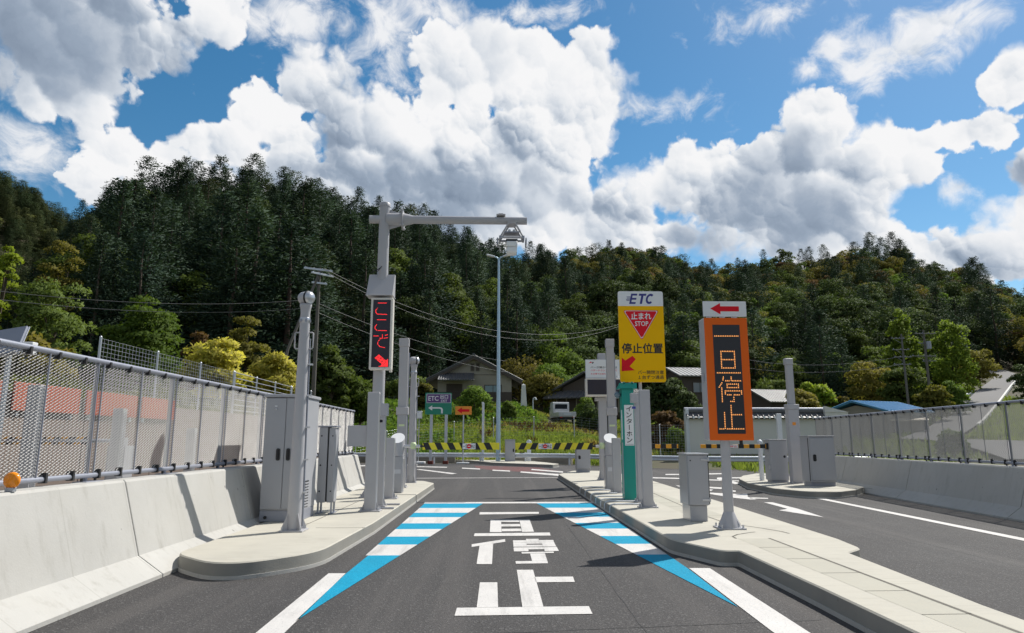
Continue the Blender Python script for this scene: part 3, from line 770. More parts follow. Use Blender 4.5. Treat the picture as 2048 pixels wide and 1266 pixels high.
barrier('concrete_barrier', 'grey shaded concrete barrier under the right mesh fence beside the exit lane', RL, [3.5, 7.2, 10.6, 14.15, 17.4, 20.3], .775, -1)

# ------------------------------------------------------------------ expanded metal fences
def diamond_panel(name, L, Hh, lw, sw, wd, parent, tilt, ang=50):
    """expanded metal: slanted strands; runs along local y from 0 to L, z from 0 to Hh"""
    nx, nz = int(L / lw), int(Hh / sw); lw, sw = L / nx, Hh / nz
    ct, st = math.cos(R(ang)) * wd, math.sin(R(ang)) * wd
    v = []; f = []
    for i in range(nx):
        for j in range(nz):
            c = (i + .5) * lw, (j + .5) * sw
            for sx, sz in ((1, 1), (1, -1), (-1, 1), (-1, -1)):
                # quarter strand from the side knuckle to the top or bottom knuckle
                p = (c[0] + sx * lw / 2, c[1]); q = (c[0] + sx * lw * .08, c[1] + sz * sw / 2)
                o = len(v)
                for (y, z), k in ((p, 1), (q, 1), (q, -1), (p, -1)):
                    v.append((-tilt * k * st * .5, y, z + k * ct * .5))
                f.append((o, o + 1, o + 2, o + 3))
    mb = MB(); mb.add(v, f, 'mesh_steel')
    return mb
def mesh_fence(label, line, posts, z0, z1, lw, sw, wd, tilt=1, ang=50):
    t = thing('mesh_fence', label, 'fence', (line(posts[0]), posts[0], 0))
    X0, Y0 = line(posts[0]), posts[0]
    P = lambda y, z, dx=0: (line(y) - X0 + dx, y - Y0, z)
    ya, yb = posts[0], posts[-1]
    mb = MB(); mb.tube([P(ya - .1, z1), P(yb + .05, z1)], .023, 'rail_grey', 10); mb.build('top_rail', t)
    mb = MB(); mb.tube([P(ya - .1, z0), P(yb + .05, z0)], .022, 'rail_grey', 10); mb.build('bottom_rail', t)
    for y in posts:
        mb = MB()
        mb.tube([P(y, z0 - .06, -.03 * tilt), P(y, z1 + .01, -.03 * tilt)], .019, 'rail_grey', 10)
        x = P(y, 0)[0]
        mb.box(x - .06, x + .06, y - Y0 - .13, y - Y0 + .13, z0 - .062, z0 - .048, 'rail_grey', .002)
        for k in (-.1, .1): mb.cyl((x, y - Y0 + k, z0 - .05), (x, y - Y0 + k, z0 + .0), .012, None, 'black', 8)
        mb.build('post', t)
    for a, b in zip(posts, posts[1:]):
        L = math.hypot(b - a, line(b) - line(a)) - .03
        key = (round(L, 2), lw)
        if key not in _pan: _pan[key] = diamond_panel('mesh_panel', L, z1 - z0 - .05, lw, sw, wd, t, tilt, ang).build('mesh_panel', t)
        o = _pan[key]
        if o.parent != t or o.get('used'):
            o = o.copy(); COL.objects.link(o); o.parent = t
        o['used'] = 1
        o.location = P(a + .015, z0 + .025); o.rotation_euler = (0, 0, -math.atan2(line(b) - line(a), b - a))
        mb = MB()
        m2 = (a + b) / 2
        for y in (a + .04, m2, b - .04):
            mb.tube([P(y, z0 + .02, .012), P(y, z1 - .02, .012)], .007, 'rail_grey', 6)
        for y in np.arange(a + .12, b, .35):
            mb.box(P(y, 0)[0] - .03, P(y, 0)[0] + .03, y - Y0 - .012, y - Y0 + .012, z0 - .03, z0 + .05, 'rubber')
            mb.box(P(y, 0)[0] - .03, P(y, 0)[0] + .03, y - Y0 - .012, y - Y0 + .012, z1 - .05, z1 + .005, 'rubber')
        mb.build('panel_frame', t)
    return t
_pan = {}
mesh_fence('silver expanded metal fence with a grey top pipe on the left concrete barrier', lambda y: -3.55, [3.3 + 1.43 * i for i in range(10)] + [17.1], .893, 1.888, .052, .026, .0094)
mesh_fence('silver see-through mesh fence with dark posts on the right concrete barrier', lambda y: RL(y) + .52, [7.3, 8.58, 9.86, 11.15, 12.46, 13.66, 14.85, 16.1, 17.33, 18.5, 19.7], .825, 1.80, .046, .024, .0112, -1, 60)
for o in bpy.data.objects:
    if 'used' in o: del o['used']

t = thing('road_reflector', 'round orange reflector standing on the near end of the left concrete barrier', 'reflector', (-3.40, 4.98, .84))
mb = MB(); mb.box(-.03, .03, -.02, .02, 0, .03, 'galv', .004); mb.build('bracket', t)
mb = MB(); mb.lathe([(0, -.022), (.045, -.018), (.056, -.006), (.058, .006), (.05, .018), (0, .02)], 'orange_lens', (0, 0, .078), 28, 'y'); mb.build('lens', t)

# ------------------------------------------------------------------ big two-door cabinet
t = thing('electrical_cabinet', 'big two-door grey cabinet with black handles behind the silver camera pole', 'cabinet', (-2.85, 9.66, IH), sc=US)
W2, D2 = .245, .36
mb = MB(); mb.box(-W2, W2, -D2 + .02, D2 - .02, 0, .13, 'rail_grey', .004); mb.cyl((-.17, -D2 + .02, .05), (-.17, -D2, .05), .02, None, 'black', 10); mb.build('plinth', t)
mb = MB(); mb.box(-W2, W2, -D2 + .022, D2, .13, 1.53, 'cabinet_grey', .006)
mb.box(-.012, -.002, -D2 + .014, -D2 + .022, .15, 1.52, 'black')
mb.build('body', t)
mb = MB(); mb.box(-W2 - .02, W2 + .02, -D2 - .015, D2 + .02, 1.531, 1.57, 'cabinet_grey', .006); mb.build('roof', t)
for x0, x1, hx in ((-W2 + .004, -.004 + .02, -.05), (.022, W2 - .004, .075)):
    d = MB(); d.box(x0, x1, -D2 + .002, -D2 + .021, .15, 1.52, 'cabinet_grey', .005)
    if x0 < 0:
        d.lathe([(0, -.012), (.013, -.01), (.016, 0)], 'cabinet_steel', (-.11, -D2, 1.38), 14, 'y')
        d.box(-.125, -.095, -D2 - .002, -D2 + .003, 1.41, 1.425, 'white_enamel')
    dd = d.build('door', t)
    h = MB(); h.prism(rounded([(hx - .024, .74), (hx + .024, .74), (hx + .024, .89), (hx - .024, .89)], .022, 4), -D2 - .012, -D2 + .003, 'black', plane='xz'); h.box(hx - .008, hx + .008, -D2 - .024, -D2 - .011, .76, .87, 'black_gloss', .003); h.build('handle', dd)
v = MB()
for k in range(9): v.box(W2 + .0, W2 + .012, -.16, .02, .16 + k * .035, .18 + k * .035, 'cabinet_grey', .002)
v.box(W2 - .001, W2 + .002, -.17, .03, .15, .48, 'black'); v.build('vent', t)

# ------------------------------------------------------------------ camera poles with round heads
def camera_pole(label, loc, zn, r0, r1, flip=1):
    t = thing('camera_pole', label, 'camera pole', loc, sc=US)
    p = MB(); p.cyl((0, 0, .018), (0, 0, zn), r0, r1, 'steel_paint', 24)
    p.tube([(r0 * 1.12, .02, .05), (r1 * 1.15, .02, zn * .9)], .010, 'rail_grey', 8)
    for k in range(5):
        z = zn * (.17 + .15 * k); p.box(r0 * .8, r0 * 1.45, -.006, .03, z, z + .018, 'cabinet_steel')
    p.build('pole', t)
    b = MB(); base_plate(b, .26, .26)
    for a in range(4):
        b.M = Matrix.Rotation(math.pi / 4 + a * math.pi / 2, 4, 'Z'); b.prism([(r0 * .95, .018), (.15, .018), (.15, .04), (r0 * .95, .2)], -.005, .005, 'steel_paint', plane='xz')
    b.M = None; b.build('base_plate', t)
    for s in (-1, 1):
        h = MB(); x0 = s * r1 * .8; x1 = s * (r1 + .05); z0 = zn - .36; z1 = zn - .17
        h.tube([(x0, 0, z0), (x1 - s * .012, 0, z0), (x1, 0, z0 + .012), (x1, 0, z1 - .012), (x1 - s * .012, 0, z1), (x0, 0, z1)], .008, 'steel_paint', 8); h.build('handle', t)
    h = MB()
    h.lathe([(r1 * .98, zn - .06), (r1 * 1.04, zn - .058), (r1 * 1.04, zn), (r1 * .99, zn + .004)], 'cabinet_steel', n=24)
    for k in range(6):
        a = k * math.pi / 3; h.box(math.cos(a) * r1 * 1.0 - .012, math.cos(a) * r1 * 1.0 + .012, math.sin(a) * r1 * 1.03 - .006, math.sin(a) * r1 * 1.03 + .006, zn - .05, zn - .015, 'rail_grey')
    h.lathe([(r1 * 1.0, zn), (r1 * .96, zn + .06), (r1 * 1.05, zn + .11), (r1 * 1.22, zn + .14), (r1 * 1.22, zn + .165), (r1 * .9, zn + .17), (0, zn + .17)], 'steel_paint', n=24)
    nk = h.build('neck', t)
    k = r1 / .056 * .84
    d = MB(); d.M = Matrix.Translation((.0, -.005, zn + .17 + .082 * k)) @ Matrix.Rotation(R(-24 * flip), 4, 'Z') @ Matrix.Scale(k, 4)
    d.lathe([(0, -.10), (.05, -.098), (.075, -.085), (.088, -.06), (.092, -.02), (.092, .03)], 'steel_paint', n=28, axis='x')
    d.lathe([(.093, .022), (.101, .028), (.101, .046), (.093, .052)], 'black', n=28, axis='x')
    d.lathe([(.092, .045), (.088, .075), (.07, .10), (.045, .115), (0, .12)], 'cabinet_steel', n=28, axis='x')
    d.box(-.05, .05, -.03, .03, -.10, -.06, 'steel_paint', .01)
    hd = d.build('camera_head', t)
    return t
camera_pole('tall silver pole with a round camera head, in front of the big two-door cabinet', (-2.384, 8.366, IH), 2.40, .080, .056)
camera_pole('slimmer grey pole with a round dark-eyed camera head behind the left barrier gate', (-2.142, 17.46, IH), 2.62, .10, .072, -1)

# ------------------------------------------------------------------ narrow cabinet behind the big one
t = thing('junction_box', 'narrow grey steel box with a dark middle gap, right behind the big two-door cabinet', 'junction box', (-2.5, 10.36, IH), sc=US)
for x in (-.09, .09):
    l = MB(); l.box(x - .012, x + .012, -.10, -.07, .012, .16, 'galv'); l.box(x - .012, x + .012, .07, .10, .012, .16, 'galv'); l.box(x - .03, x + .03, -.13, .13, 0, .012, 'rail_grey'); l.build('leg', t)
b = MB(); b.box(-.11, .005, -.12, .12, .15, 1.17, 'cabinet_grey', .006); b.box(.025, .11, -.11, .12, .15, 1.16, 'cabinet_grey', .006); b.box(-.105, .105, -.09, .11, .16, 1.14, 'black')
for z in (.3, .65, 1.05):
    b.disc((-.075, -.1205, z), .012, 'black'); b.disc((.075, -.1105, z), .01, 'black')
b.build('body', t)
b = MB(); b.box(-.13, .13, -.13, .13, 1.171, 1.19, 'rail_grey', .003); b.build('lid', t)

# ------------------------------------------------------------------ gantry pole with antenna, red LED sign
GX, GY = -2.284, 13.19
t = thing('gantry_pole', 'tall grey pole with a horizontal arm over the lane and an antenna at its end', 'gantry', (GX, GY, IH))
p = MB(); p.cyl((0, 0, .02), (0, 0, 5.72), .121, .103, 'steel_paint', 28); p.lathe([(.112, 5.66), (.112, 5.73), (.095, 5.745), (0, 5.75)], 'steel_paint', n=28)
p.build('pole', t)
b = MB(); base_plate(b, .50, .50, t=.025)
for a in range(4):
    b.M = Matrix.Rotation(math.pi / 4 + a * math.pi / 2, 4, 'Z'); b.prism([(.105, .025), (.30, .025), (.30, .06), (.105, .30)], -.007, .007, 'steel_paint', plane='xz')
b.M = None; b.build('base_plate', t)
za, ZA = 0., D(900, 440, GY).z - IH
arm = MB(); arm.cyl((-.28, 0, za), (.0, 0, za), .078, None, 'steel_paint', 20); arm.cyl((.05, 0, za), (.34, 0, za), .125, None, 'steel_paint', 24)
arm.box(.33, .345, -.165, .165, za - .165, za + .165, 'steel_paint', .004); arm.box(.349, .364, -.165, .165, za - .165, za + .165, 'steel_paint', .004)
arm.cyl((.364, 0, za), (.55, 0, za), .125, .078, 'steel_paint', 24); arm.cyl((.55, 0, za), (2.71, 0, za - .01), .078, .072, 'steel_paint', 24)
for sy in (-1, 1):
    for sz in (-1, 1): arm.cyl((.31, sy * .14, za + sz * .14), (.385, sy * .14, za + sz * .14), .014, None, 'galv', 8)
for s in (-1, 1): arm.prism([(.08, za + s * .12), (.33, za + s * .12), (.08, za + s * .2)], -.006, .006, 'steel_paint', plane='xz')
am = arm.build('arm', t, (0, 0, ZA)); am.scale = (US, US, US)
br = MB(); bx = 2.42
br.box(bx - .29, bx - .12, -.11, .11, za + .075, za + .095, 'steel_paint', .003); br.box(bx - .25, bx - .16, -.07, .07, za + .096, za + .12, 'steel_paint', .003)
br.build('clamp', am)
# antenna: open triangular hanger above a white unit
an = MB()
for y in (-.12, .12):
    for s in (-1, 1): an.tube([(bx + s * .06, y, za - .09), (bx + s * .215, y, za - .36)], .018, 'steel_paint', 6)
    an.box(bx - .24, bx + .24, y - .018, y + .018, za - .39, za - .355, 'steel_paint', .003)
for s in (-1, 1): an.box(bx + s * .22 - .02, bx + s * .22 + .02, -.14, .14, za - .40, za - .34, 'weight_brown' if 0 else 'rail_grey', .003)
an.box(bx - .08, bx + .08, -.14, .14, za - .10, za - .07, 'steel_paint', .003); an.box(bx - .14, bx + .14, -.12, .12, za - .275, za - .25, 'rail_grey', .003)
for s in (-1, 1): an.lathe([(0, za - .19), (.025, za - .20), (.03, za - .24), (0, za - .25)], 'white_enamel', (bx + s * .045, -.05, 0), 10)
for s in (-1, 1): an.box(bx + s * .27 - .012, bx + s * .27 + .012, -.13, .13, za - .50, za - .38, 'rail_grey', .002)
an.box(bx - .11, bx + .11, -.12, .12, za - .44, za - .40, 'black', .003)
ah = an.build('antenna_hanger', am)
u = MB(); u.box(bx - .105, bx + .105, -.14, .14, za - .55, za - .445, 'white_enamel', .015); u.box(bx - .098, bx + .098, -.13, .13, za - .665, za - .551, 'white_enamel', .02); u.build('antenna', am)

# box under the pole head of the sign
cz0, cz1 = D(770, 595, GY).z - IH, D(770, 550, GY).z - IH
b = MB(); b.prism([(-.30, cz0), (.06, cz0), (.06, cz1), (-.03, cz1)], -.25, .25, 'steel_paint', plane='yz'); b.box(-.26, .26, -.31, .07, cz0 - .02, cz0 - .001, 'steel_paint', .003); cb = b.build('control_box', t)
w = MB(); w.tube([(-.02, -.09, cz1 + .13), (-.1, -.14, cz1 + .06), (-.16, -.15, cz1 + .035), (-.19, -.15, cz1 + .0)], .008, 'black', 6); w.tube([(-.0, -.1, cz1 + .16), (-.06, -.15, cz1 + .05), (-.12, -.16, cz1 + .0)], .007, 'black', 6); w.build('cable', cb)

def led_strokes(mb, strokes, u2x, v2z, y, m, pitch, size):
    """strokes of a dot-matrix sign: rows of small three-cornered lamps"""
    seen = set()
    for pts in strokes:
        for (a, b), (c, d) in zip(pts, pts[1:]):
            p, q = Vector((u2x(a), v2z(b))), Vector((u2x(c), v2z(d))); n = max(1, round((q - p).length / pitch))
            for i in range(n + 1):
                w = p + (q - p) * (i / n); k = (round(w.x / pitch), round(w.y / pitch))
                if k in seen: continue
                seen.add(k); x, z = w
                mb.add([(x - size, y, z - size * .8), (x + size, y, z - size * .8), (x, y, z + size * 1.1)], [(0, 1, 2)], m)
sg = thing('led_message_sign', 'narrow dark LED sign with a pale frame and red lettering, hung on the gantry pole', 'LED sign', (GX, GY - .13, 0))
x0, x1 = D(742, 600, GY - .2).x - GX, D(788, 600, GY - .2).x - GX
x0, x1 = x0 + .02, x1 - .0
z0, z1 = D(755, 740, GY - .2).z, D(765, 597, GY - .2).z
b = MB(); b.box(x0, x1, -.16, .02, z0, z1, 'led_frame', .012); b.box(x0 - .018, x0 - .0, -.05, 0, z1 - .34, z1 - .26, 'led_frame', .003); b.box(x1 - .05, x1, -.1, -.02, z0 - .04, z0, 'led_frame', .004); b.build('housing', sg)
f = .045
p = MB(); p.box(x0 + f, x1 - f, -.166, -.1, z0 + f, z1 - f, 'led_panel')
px = lambda u: x0 + f + (x1 - x0 - 2 * f) * u
pz = lambda v: z1 - f - (z1 - z0 - 2 * f) * v
def zr(pts): return [((x - 148) / 110 + (y - 700) / 418 * .14, (y - 700) / 418) for x, y in pts]
ST = [zr(q) for q in ([(178, 720), (230, 720)], [(174, 752), (163, 765), (163, 778), (172, 790), (232, 792)], [(172, 825), (226, 825)], [(168, 856), (158, 868), (158, 880), (170, 892), (230, 893)],
      [(150, 926), (178, 926)], [(204, 918), (204, 940), (188, 940)], [(214, 940), (236, 936)], [(222, 922), (236, 918)], [(192, 945), (176, 960), (174, 975), (188, 992), (218, 998)])]
for k in range(-3, 4): ST.append(zr([(158 + 4 * k + 12, 1052 - 3.2 * k), (206 + 4 * k + 10, 1092 - 3.2 * k)]))
for k in range(11): ST.append(zr([(182 + 5 * k, 1113 - 0 * k), (236, 1113)])); ST.append(zr([(236, 1070 + 4.2 * k), (190 + 46 - 4.6 * k, 1070 + 4.2 * k)]))
led_strokes(p, ST, px, pz, -.168, 'led_red', .0125, .0074)
p.build('display', sg)

# ------------------------------------------------------------------ vehicle detector posts on the left island
def sensor_post(label, loc, w, d, h, side=None, collar=None, group=None, plate=(.30, .22)):
    t = thing('detector_post', label, 'post', loc, group, sc=US)
    p = MB(); p.box(-w / 2, w / 2, -d / 2, d / 2, .015, h, 'steel_paint', .006); p.box(w / 2 - .02, w / 2 + .004, -d / 2 + .02, d / 2 - .02, .03, h - .03, 'cabinet_steel'); p.build('post', t)
    b = MB(); base_plate(b, *plate)
    for s in (-1, 1): b.prism([(s * w / 2, .015), (s * (w / 2 + .05), .015), (s * w / 2, .14)], -.005, .005, 'steel_paint', plane='xz')
    b.build('base_plate', t)
    if side: q = MB(); q.box(*side, 'steel_paint', .005); q.build('side_box', t)
    if collar: q = MB(); q.box(*collar, 'steel_paint', .006); q.box(collar[0] + .01, collar[0] + .07, collar[2] + .02, collar[2] + .025, collar[4] - .1, collar[4] - .06, 'blue_small'); q.build('collar', t)
    return t
sensor_post('tall square grey post on the left island with a flat box on its left side', (-1.899, 10.6, IH), .165, .12, 1.68, side=(-.36, -.083, -.03, .09, .90, 1.20))
sensor_post('square grey post with a collar, close behind the tall post with the side box', (-1.888, 11.34, IH), .115, .10, 1.50, collar=(-.055, .09, -.07, .06, 1.36, 1.55), plate=(.2, .2))
sensor_post('short square grey post in front of the left barrier gate drum', (-1.962, 12.79, IH), .145, .12, 1.03)
for y in (10.85, 11.5):
    c = MB(); c.tube([(-1.80, y, IH + .02), (-1.585, y, IH + .02)], .013, 'rail_grey', 8)
    tag(c.build('cable_conduit'), 'thin grey conduit lying across the left island kerb, %s' % ('nearer of the two' if y < 11 else 'farther of the two'), 'conduit', 'conduits on the left island')

for y in (11.5, 12.05, 12.5, 13.1, 13.8, 14.7, 15.6):
    xk = 1.852; c = MB(); c.tube([(2.36, y, IH + .016), (xk + .06, y - .02, IH + .016), (xk + .012, y - .02, IH + .004), (xk - .012, y - .02, IH - .03), (xk - .014, y - .02, .03)], .013, 'rail_white', 8)
    tag(c.build('cable_conduit'), 'thin pale conduit lying over the lane-side kerb of the central island', 'conduit', 'conduits over the central island kerb')

# ------------------------------------------------------------------ barrier gates
def stripe_bar(mb, x0, x1, z0, z1, y0, y1, cols, w, slant, plate=None):
    """striped boom between x0 and x1; slanted stripes as slabs"""
    mb.box(x0, x1, y0, y1, z0, z1, cols[0], .004)
    x = x0 + .06; e = .0025
    while x < x1 - .02:
        p = [(x, z0), (min(x + w, x1 - .003), z0), (min(x + w + slant, x1 - .003), z1), (min(x + slant, x1 - .003), z1)]
        p = [(max(a, x0 + .003), b) for a, b in p]
        mb.prism(p, y0 - e, y1 + e, cols[1], plane='xz')
        x += 2 * w
    if plate:
        a, b = plate; e2 = .006
        mb.box(a, b, y0 - e2, y0, z0 + .012, z1 - .012, 'white_enamel'); h = z1 - z0; L = b - a; zm = (z0 + z1) / 2; yy = y0 - e2 - .0015
        mb.text('一旦', a + .03 * L, a + .38 * L, zm - .28 * h, zm + .26 * h, yy, 'sign_black', .01)
        mb.disc(((a + b) / 2, yy, zm), .33 * h, 'sign_red'); mb.box((a + b) / 2 - .2 * h, (a + b) / 2 + .2 * h, yy - .0015, yy - .0005, zm - .05 * h, zm + .05 * h, 'white_enamel')
        mb.text('停止', b - .38 * L, b - .03 * L, zm - .3 * h, zm + .3 * h, yy, 'sign_black', .01)
def barrier_gate(label, loc, s, xb0, xb1, zb, slant, plate):
    """s = +1: boom goes to +x. xb0..xb1: striped part, world x"""
    t = thing('barrier_gate', label, 'barrier gate', loc)
    b = MB(); b.box(-.12, .12, -.13, .16, 0, .68, 'cabinet_grey', .008); b.box(-.09, .09, -.134, -.1295, .36, .44, 'galv'); b.box(s * .12 if s > 0 else -.132, s * .12 + (.012 if s > 0 else 0), -.08, .1, .05, .64, 'cabinet_steel', .003); b.build('body', t).scale = (US, US, US)
    d = MB(); n = 28; r = .135
    lo, hi = [], []
    for i in range(n):
        a = 2 * math.pi * i / n; x, y = r * math.cos(a), r * math.sin(a)
        lo.append((x, y, .69)); hi.append((x, y, 1.03 + .30 * (y / r) * .32))
    d.add(lo + hi, [(i, (i + 1) % n, n + (i + 1) % n, n + i) for i in range(n)], 'steel_paint', True); d.add(hi, [list(range(n))], 'white_enamel'); d.add(lo, [list(range(n))[::-1]], 'steel_paint')
    d.build('drum', t).scale = (US, US, US)
    X = lambda x: x - loc[0]
    zb -= loc[2]
    a = MB(); e = X(xb0) if s > 0 else X(xb1)
    a.cyl((s * .12, -.02, zb), (e - s * .05, -.02, zb), .032, .03, 'cabinet_steel', 16); a.cyl((e - s * .10, -.02, zb), (e + s * .05, -.02, zb), .022, None, 'black', 12)
    am = a.build('arm', t)
    c = MB(); c.lathe([(0, -.07), (.045, -.065), (.062, -.03), (.062, .03), (.045, .065), (0, .07)], 'clamp_lime', (e - s * .19, -.02, zb + .01), 18); c.build('clamp', am)
    k = MB(); stripe_bar(k, X(xb0), X(xb1), zb - .07, zb + .07, -.035, -.005, ('bar_yellow', 'black'), .125, slant, tuple(map(X, plate))); k.build('boom', am)
    return t
YB = 14.19
X = lambda px_: D(px_, 892, YB).x
ZB = D(930, 892.5, YB).z
barrier_gate('barrier gate with a yellow and black boom reaching right from the left island', (-2.04, YB + .05, IH), 1, X(845), X(999), ZB, -.07, (X(925), X(951)))
YB = 15.14
X = lambda px_: D(px_, 892, YB).x
barrier_gate('barrier gate with a yellow and black boom reaching left from the central island', (2.48, YB + .05, IH), -1, X(1031), X(1187), D(1100, 892.5, YB).z, .07, (X(1077), X(1104)))

def tall_detector(label, loc, h, w, s):
    t = thing('detector_pole', label, 'pole')
    t.location = loc; t.scale = (US, US, US)
    p = MB(); p.box(-w / 2, w / 2, -.06, .06, .015, h, 'steel_paint', .006); p.box(-w / 2 - .012, w / 2 + .012, -.075, .07, h - .17, h + .01, 'steel_paint', .008)
    p.tube([(w / 2 + .02, 0, .1), (w / 2 + .02, 0, h - .3)], .012, 'rail_grey', 8); p.build('pole', t)
    c = MB(); zc = 1.52; c.box(-w / 2 - .03, w / 2 + .035, -.10, .08, zc, zc + .17, 'steel_paint', .012); c.box(-w / 2 + .0, w / 2 + .01, -.09, .07, .4, zc - .001, 'cabinet_grey', .006); c.box(-.06, .06, -.0925, -.0895, zc - .24, zc - .2, 'clamp_lime'); c.build('collar', t)
    b = MB(); base_plate(b, .28, .24); b.build('base_plate', t)
    return t
tall_detector('tall square grey pole with a stepped collar, behind the left barrier gate', (-2.163, 15.72, IH), 3.17, .19, -1)
tall_detector('tall square grey pole with a stepped collar, behind the right barrier gate', (2.637, 15.93, IH), 3.20, .165, 1)
sensor_post('short square grey post in front of the right barrier gate drum', (2.411, 14.08, IH), .155, .12, 1.03, plate=(.28, .2))

# ================================================================== central island, right
# ------------------------------------------------------------------ intercom pillar
t = thing('intercom_pillar', 'slim teal pillar with a vertical white intercom label beside the yellow stop sign', 'intercom', (2.358, 12.5, IH), sc=US)
h = 1.86
b = MB(); b.box(-.10, .10, -.10, .12, 0, h, 'teal', .006); b.box(-.1015, -.0985, -.08, .02, 1.0, 1.5, 'white_enamel'); b.box(-.1015, -.0985, -.08, .02, .1, .95, 'galv'); b.box(-.101, .101, -.1012, .1, .36, .364, 'sign_green'); b.build('body', t)
r = MB(); r.prism([(-.16, h + .001), (.14, h + .001), (.14, h + .02), (-.16, h + .095)], -.15, .15, 'teal', plane='yz'); 
for s in (-1, 1): r.box(s * .07 - .015, s * .07 + .015, -.16, -.13, h + .07, h + .115, 'teal', .004)
r.build('roof', t)
l = MB(); lx0, lx1, lz0, lz1 = -.068, .088, (D(1255, 891, 12.4).z - IH) / US, (D(1255, 810, 12.4).z - IH) / US
l.box(lx0, lx1, -.106, -.1005, lz0, lz1, 'white_enamel'); n = 6; hh = (lz1 - lz0 - .05) / n
for i, ch in enumerate('インター|ホン'.replace('|', '')):
    zt = lz1 - .012 - hh * i; cx = (lx0 + lx1) / 2
    if ch == 'ー': l.box(cx - .006, cx + .006, -.1085, -.1062, zt - hh * .88, zt - hh * .08, 'sign_black')
    else: l.text(ch, cx - .047, cx + .047, zt - hh * .9, zt - hh * .08, -.108, 'sign_black', .012)
l.box(lx0 + .01, lx1 - .01, -.1085, -.1062, lz0 + .018, lz0 + .022, 'sign_black'); l.build('label', t)
d = MB(); d.lathe([(.055, 0), (.05, -.03), (.03, -.055), (0, -.06)], 'glass_dark', (-.16, -.02, h - .1), 18, 'y'); d.lathe([(.058, .0), (.06, .02), (0, .03)], 'white_enamel', (-.16, -.02, h - .1), 18, 'y'); d.build('camera_dome', t)

# ------------------------------------------------------------------ ETC stop sign
YS, XS = 12.82, 2.638
t = thing('stop_position_sign', 'big yellow sign with white top and red stop triangle beside the teal pillar', 'road sign', (XS, YS, IH))
ax, bx_ = D(1237.5, 675, YS).x - XS, D(1328.5, 675, YS).x - XS
az_, bz = D(1285, 764.5, YS).z - IH, D(1285, 583, YS).z - IH
for x in (-.11, .055):
    p = MB(); p.cyl((x, .06, .015), (x, .06, bz - .1), .05 if x < 0 else .03, None, 'steel_paint', 16); p.box(x - .1, x + .1, -.02, .14, 0, .015, 'steel_paint'); p.build('post', t)
WX, HZ = bx_ - ax, bz - az_
U = lambda u: ax + WX * u
V = lambda v: bz - HZ * v
p = MB(); p.prism(rounded([(ax, az_), (bx_, az_), (bx_, bz), (ax, bz)], .05, 6), -.016, 0, 'yellow_sign', 'galv', plane='xz')
yy = -.0185
n6 = rounded([(ax, az_), (bx_, az_), (bx_, bz), (ax, bz)], .05, 6)
top = [q for q in n6 if q[1] > V(.165)]
zt = V(.165)
top = rounded([(ax, zt), (bx_, zt), (bx_, bz), (ax, bz)], [0, 0, .05, .05], 6)
p.prism(top, yy, -.0155, 'white_enamel', plane='xz')
yt = -.0205
# ETC wordmark with speed lines at its E
p.M = Matrix(((1, 0, .22, 0), (0, 1, 0, 0), (0, 0, 1, 0), (0, 0, 0, 1)))
zc = V(.085); hE = HZ * .115
def sx(x): return x - .22 * zc
e0, e1 = U(.25), U(.41)
zb_, zt_ = zc - hE / 2, zc + hE / 2
p.box(sx(e0 + .02), sx(e0 + .055), yt, yt + .001, zb_, zt_, 'sign_navy')
for k, l in ((0, -.03), (.41, -.06), (.82, 0)):
    p.box(sx(e0 + .055), sx(e1), yt, yt + .001, zb_ + hE * k, zb_ + hE * (k + .18), 'sign_navy')
for k in range(4): p.box(sx(e0 - .045 - .012 * (k % 2)), sx(e0 + .02), yt, yt + .001, zb_ + hE * (.30 + .12 * k), zb_ + hE * (.355 + .12 * k), 'sign_navy')
t0, t1 = U(.45), U(.61)
p.box(sx(t0), sx(t1), yt, yt + .001, zt_ - hE * .2, zt_, 'sign_navy'); p.box(sx((t0 + t1) / 2 - .022), sx((t0 + t1) / 2 + .022), yt, yt + .001, zb_, zt_ - hE * .2, 'sign_navy')
c0, c1 = U(.63), U(.79)
n = 22; vi, vo = [], []
for i in range(n + 1):
    a = R(48) + (R(360) - R(96)) * i / n; cx, cz = (c0 + c1) / 2, zc
    vo.append((sx(cx + (c1 - c0) * .56 * math.cos(a)), yt, cz + hE * .5 * math.sin(a))); vi.append((sx(cx + (c1 - c0) * .30 * math.cos(a)), yt, cz + hE * .29 * math.sin(a)))
p.add(vo + vi, [(i, n + 1 + i, n + 2 + i, i + 1) for i in range(n)], 'sign_navy')
p.M = None
tri = lambda k: rounded([(U(.5) - WX * .40 * k, V(.213) - (1 - k) * WX * .2), (U(.5) + WX * .40 * k, V(.213) - (1 - k) * WX * .2), (U(.5), V(.545) + (1 - k) * WX * .42)], .03 * k, 4)
p.prism(tri(1), -.019, -.0155, 'sign_red', plane='xz'); p.prism(tri(.955), -.0205, -.0185, 'white_enamel', plane='xz'); p.prism(tri(.90), -.022, -.02, 'sign_red', plane='xz')
p.text('止まれ', U(.275), U(.725), V(.315), V(.238), -.0236, 'white_enamel', .022); p.text('STOP', U(.36), U(.655), V(.388), V(.335), -.0236, 'white_enamel', .014)
p.text('停止位置', U(.055), U(.955), V(.690), V(.575), -.0185, 'sign_black', .022)
p.text('バー開閉注意', U(.39), U(.955), V(.915), V(.872), -.0185, 'sign_black', .01); p.text('１台ずつ通過', U(.40), U(.955), V(.968), V(.925), -.0185, 'sign_black', .01)
aw = [(.045, .878), (.05, .74), (.125, .775), (.29, .71), (.37, .762), (.225, .832), (.31, .868)]
aw = [(.04, .882), (.05, .735), (.125, .765), (.285, .715), (.355, .752), (.215, .830), (.325, .872)]
p.prism([(U(a), V(b)) for a, b in aw], -.0185, -.0155, 'sign_red', plane='xz')
p.build('sign_panel', t)

